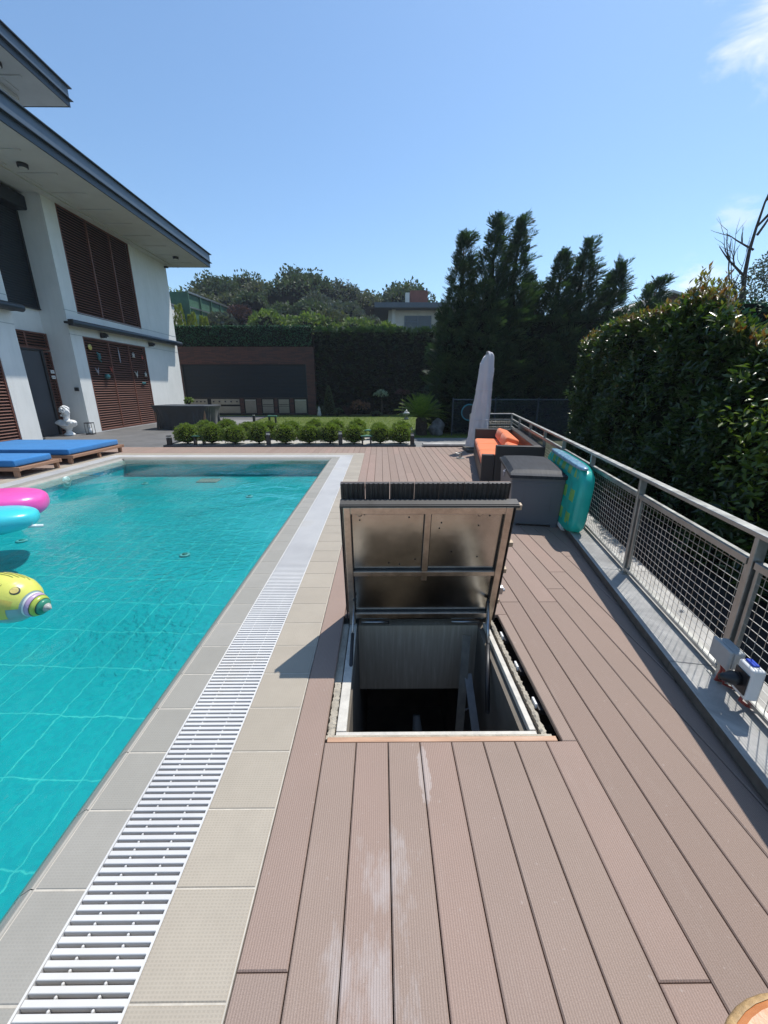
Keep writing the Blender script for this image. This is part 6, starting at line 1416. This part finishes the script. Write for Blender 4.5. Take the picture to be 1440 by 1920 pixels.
broad(2.9, 20.5, 0, 0.55, 0.55, 4, 'low orange flowering plant behind the cycad', 'shrubs before the back hedge', 500, 0.09, 0.6, 'shrub', False, 5, 'shrub', M['pinkleaf'])
broad(-9.55, 20.6, 0, 1.15, 0.28, 2, 'green pot plant behind the covered table by the villa corner', None, 90, 0.16, 0.8, 'pot_plant', True, 5, 'plant', FT[2])

# ------------------------------------------------------------------ background
def H(x, y): return hill(x, y)
wb = thing('white_outbuilding', 'small white building with a glass balustrade behind the golden conifers', 'building', (-17.6, 36, 0.9))
MB().box((-6, 0, 0), (0, 3, 7.3)).build('wall', 'farwhite', wb); MB().box((-6.1, -0.1, 7.3), (0.1, 3.1, 7.45)).build('roof', 'roofdark', wb); MB().box((-6, -0.08, 7.46), (0, -0.04, 8.25)).build('balustrade', 'farwhite', wb)
o = MB().box((-1.6, -0.05, 5.9), (-0.2, -0.01, 7.1)).build('window', 'glass', wb)
# court fence
A = Vector((-17.2, 39.5, 0)); B = Vector((-17.6, 66, 0))
cf = thing('court_fence', 'tall green screened sports court fence running up the slope', 'fence', (A.x, A.y, 0))
mb = MB(); pm = MB(); N_p = 11
for i in range(N_p):
    p = A.lerp(B, i / (N_p - 1)) - A; zt = 9.75 + 1.5 * i / (N_p - 1)
    MB().bar((p.x + 0.1, p.y, 3), (p.x + 0.1, p.y, zt), 0.12).build('post', 'fencegreen', cf)
MB().add([(0, 0, 3.0), ((B - A).x, (B - A).y, 5.0), ((B - A).x, (B - A).y, 11.2), (0, 0, 9.7)], [(0, 1, 2, 3)]).add([(0, 0, 3.0), (0, 0, 9.7), (-8, 0, 9.7), (-8, 0, 3)], [(0, 1, 2, 3)]).build('screen', 'fencegreen', cf)
MB().bar((0.1, 0, 9.7), ((B - A).x + .1, (B - A).y, 11.2), 0.14).bar((0.1, 0, 8.5), ((B - A).x + .1, (B - A).y, 10.0), 0.10).build('rail', 'steel', cf)
# golden conifers above the kitchen screen
for i in range(7):
    x = -14.9 + i * 0.42; lab = ['golden conifer, leftmost of the row above the kitchen screen', 'golden conifer, second from the left above the kitchen screen', 'golden conifer, third from the left above the kitchen screen', 'golden conifer in the middle of the row above the kitchen screen', 'golden conifer, third from the right above the kitchen screen', 'golden conifer, second from the right above the kitchen screen', 'golden conifer, rightmost of the row above the kitchen screen'][i]
    t = thing('golden_conifer', lab, 'tree', (x, 31 + 0.3 * (i % 2), 3.5), 0, 'golden conifers above the screen')
    n = 650; v = rng.random(n); a = rng.uniform(0, 6.28, n); hg = 3.6 - 0.12 * i + random.uniform(-.35, .3); r2 = 0.34 * (1 - v ** 2) * rng.uniform(.5, 1.1, n) + 0.03
    MB().tube([(0, 0, 0), (0, 0, hg * .9)], [0.06, 0.02], 6).build('trunk', 'bark', t)
    leaves('crown', np.stack([r2 * np.cos(a), r2 * np.sin(a), v * hg], 1), np.stack([np.cos(a) * .4, np.sin(a) * .4, np.ones(n)], 1), rdir(n), 0.24, 0.07, 'golden', t, 0.1)
# modern house behind the hedge
mh = thing('modern_house', 'modern cream house with dark flat roof and glass front behind the hedge', 'house', (3.0, 44, 4))
MB().box((-2.2, 0, 0), (6.0, 6, 5.1)).build('wall', 'farwhite', mh)
MB().add([(-3.6, -1.5, 5.0), (7.5, -1.5, 5.0), (7.5, 8, 5.0), (-3.6, 8, 5.0), (-3.6, -1.5, 5.45), (7.5, -1.5, 5.45), (6, 5, 6.4), (0.5, 5, 6.4), (-3.6, 8, 5.45), (7.5, 8, 5.45)], [(0, 3, 2, 1), (0, 1, 5, 4), (4, 5, 6, 7), (0, 4, 8, 3), (4, 7, 8), (5, 9, 6), (7, 6, 9, 8)]).build('roof', 'roofdark', mh)
MB().box((0.1, 2, 5.7), (1.9, 3.5, 7.2)).build('chimney', 'farbrick', mh); MB().box((-0.4, 2, 5.7), (0.0, 3, 7.0)).build('flue', 'farwhite', mh)
for (a, b) in ((-0.6, 2.1), (3.4, 5.6)):
    o = MB().box((a, -0.05, 2.0), (b, -0.01, 4.5)).build('window', 'glass', mh); MB().box((a, -0.09, 2.0), (a + .1, -0.051, 4.5)).box(((a + b) / 2 - .05, -0.09, 2.0), ((a + b) / 2 + .05, -0.051, 4.5)).box((b - .1, -0.09, 2), (b, -0.051, 4.5)).box((a + .1, -0.09, 3.9), ((a + b) / 2 - .051, -0.051, 3.98)).build('frame', 'fascia', o)
MB().box((2.5, -0.4, 0), (2.9, -0.051, 5.0)).box((-1.9, -0.4, 0), (-1.5, -0.051, 5.0)).build('column', 'farwhite', mh)
MB().box((3.0, -1.4, 2.4), (6.0, -1.35, 2.5)).box((3.0, -1.4, 3.0), (6.0, -1.35, 3.1)).build('balcony_rail', 'white', mh)
# forest on the hill
forest = [  # px, top py, distance, radius, material
 (335, 540, 46, 3.0, 2, 'fresh green tree at the left end of the hill beside the villa eave'),
 (365, 535, 55, 3.5, 1, 'brownish olive tree near the left end of the hill'),
 (400, 500, 62, 5.2, 0, 'large dark tree crowning the hill behind the court fence'),
 (450, 505, 66, 4.8, 0, 'dark tree right of the large one behind the court fence'),
 (432, 548, 58, 3.6, 1, 'olive tree lower on the slope behind the court fence'),
 (492, 523, 64, 4.2, 1, 'rounded olive tree left of the tallest hilltop tree'),
 (468, 545, 52, 2.2, 0, 'dark narrow tree at the end of the court fence'),
 (557, 490, 60, 5.0, 0, 'tallest round dark tree at the centre of the hilltop'),
 (595, 540, 56, 3.6, 3, 'greyish tree under the tallest hilltop tree'),
 (628, 518, 64, 4.6, 3, 'grey green tree right of the tallest hilltop tree'),
 (672, 535, 66, 4.6, 1, 'olive tree in the middle right of the hill'),
 (650, 560, 54, 3.2, 3, 'small grey tree lower in the middle of the hill'),
 (705, 545, 70, 4.4, 0, 'dark tree at the dip of the ridge'),
 (757, 519, 60, 4.3, 0, 'round dark tree behind the red chimney'),
 (520, 560, 50, 3.0, 0, 'dark tree low on the slope left of centre'),
 (545, 585, 42, 2.6, 2, 'bright green shrubby tree above the hedge, left of centre'),
 (500, 572, 40, 2.2, 2, 'light green slender tree above the kitchen screen'),
 (590, 580, 41, 2.8, 2, 'yellow green tree just above the clipped hedge'),
 (625, 572, 43, 2.6, 1, 'olive yellow tree above the clipped hedge'),
 (660, 585, 40, 2.2, 2, 'light green bush rising over the hedge in the middle'),
 (690, 590, 42, 2.0, 3, 'grey bush rising over the hedge left of the cream house'),
 (405, 580, 42, 1.8, 3, 'grey green shrub before the court fence'),
 (452, 572, 44, 1.5, 4, 'purple leaved tree before the court fence'),
 (575, 555, 50, 2.6, 0, 'dark tree behind the yellow green trees'),
 (735, 598, 36, 1.6, 2, 'light bush before the cream house windows'),
 (1415, 585, 26, 1.6, 3, 'grey green bush low behind the leaf screen at the right')]
fcam = 745; cp, sp2 = math.cos(R(17.367)), math.sin(R(17.367)); yw = R(0.4404)
def at(px, py, Y_):
    X_ = (px - 720) / fcam; U = -(py - 960) / fcam; F = cp + sp2 * U; a = X_ * math.cos(yw) + F * math.sin(yw); b_ = -X_ * math.sin(yw) + F * math.cos(yw); d_ = -sp2 + cp * U
    return a * Y_ / b_, 1.6 + d_ * Y_ / b_
for i, (px, py, Y_, r, mi, lab) in enumerate(forest):
    x, zt = at(px, py, Y_); z0 = H(x, Y_) - 0.3; h = max(zt - z0, r * 1.5)
    z0 = zt - h
    broad(x, Y_, z0, h, r, mi, lab, n=int(1500 + 420 * r), leaf=0.30 + 0.035 * r, squash=0.85, lobes=int(9 + r * 1.5))
# low wood that fills the slope behind the named trees
n = 26000; X = rng.uniform(-42, 30, n); Y = rng.uniform(46, 84, n)
Z = np.array([hill(x, y) for x, y in zip(X, Y)]) + rng.random(n) ** 0.6 * 2.6 * (1 + 0.4 * np.sin(X * 0.5) * np.sin(Y * 0.4))
struct(leaves('hillside_scrub', np.stack([X, Y, Z], 1), rdir(n), rdir(n) + np.array([0, -.5, .8]), rng.uniform(0.4, 0.9, n), 0.5, FT[1], None, 0.1), 'stuff')

# ------------------------------------------------------------------ haze
hz = Mat('haze_air'); hz.nt.nodes.remove(hz.b); pv = hz.n('ShaderNodeVolumePrincipled'); pv.inputs['Color'].default_value = (0.80, 0.88, 1.0, 1); pv.inputs['Density'].default_value = 0.0007; pv.inputs['Anisotropy'].default_value = 0.2
hz.l(pv.outputs[0], hz.out.inputs['Volume']); M['haze'] = hz.m
USE_HAZE = True
if USE_HAZE: struct(MB().box((-650, -320, -4), (650, 950, 40)).build('haze', 'haze'), 'stuff')
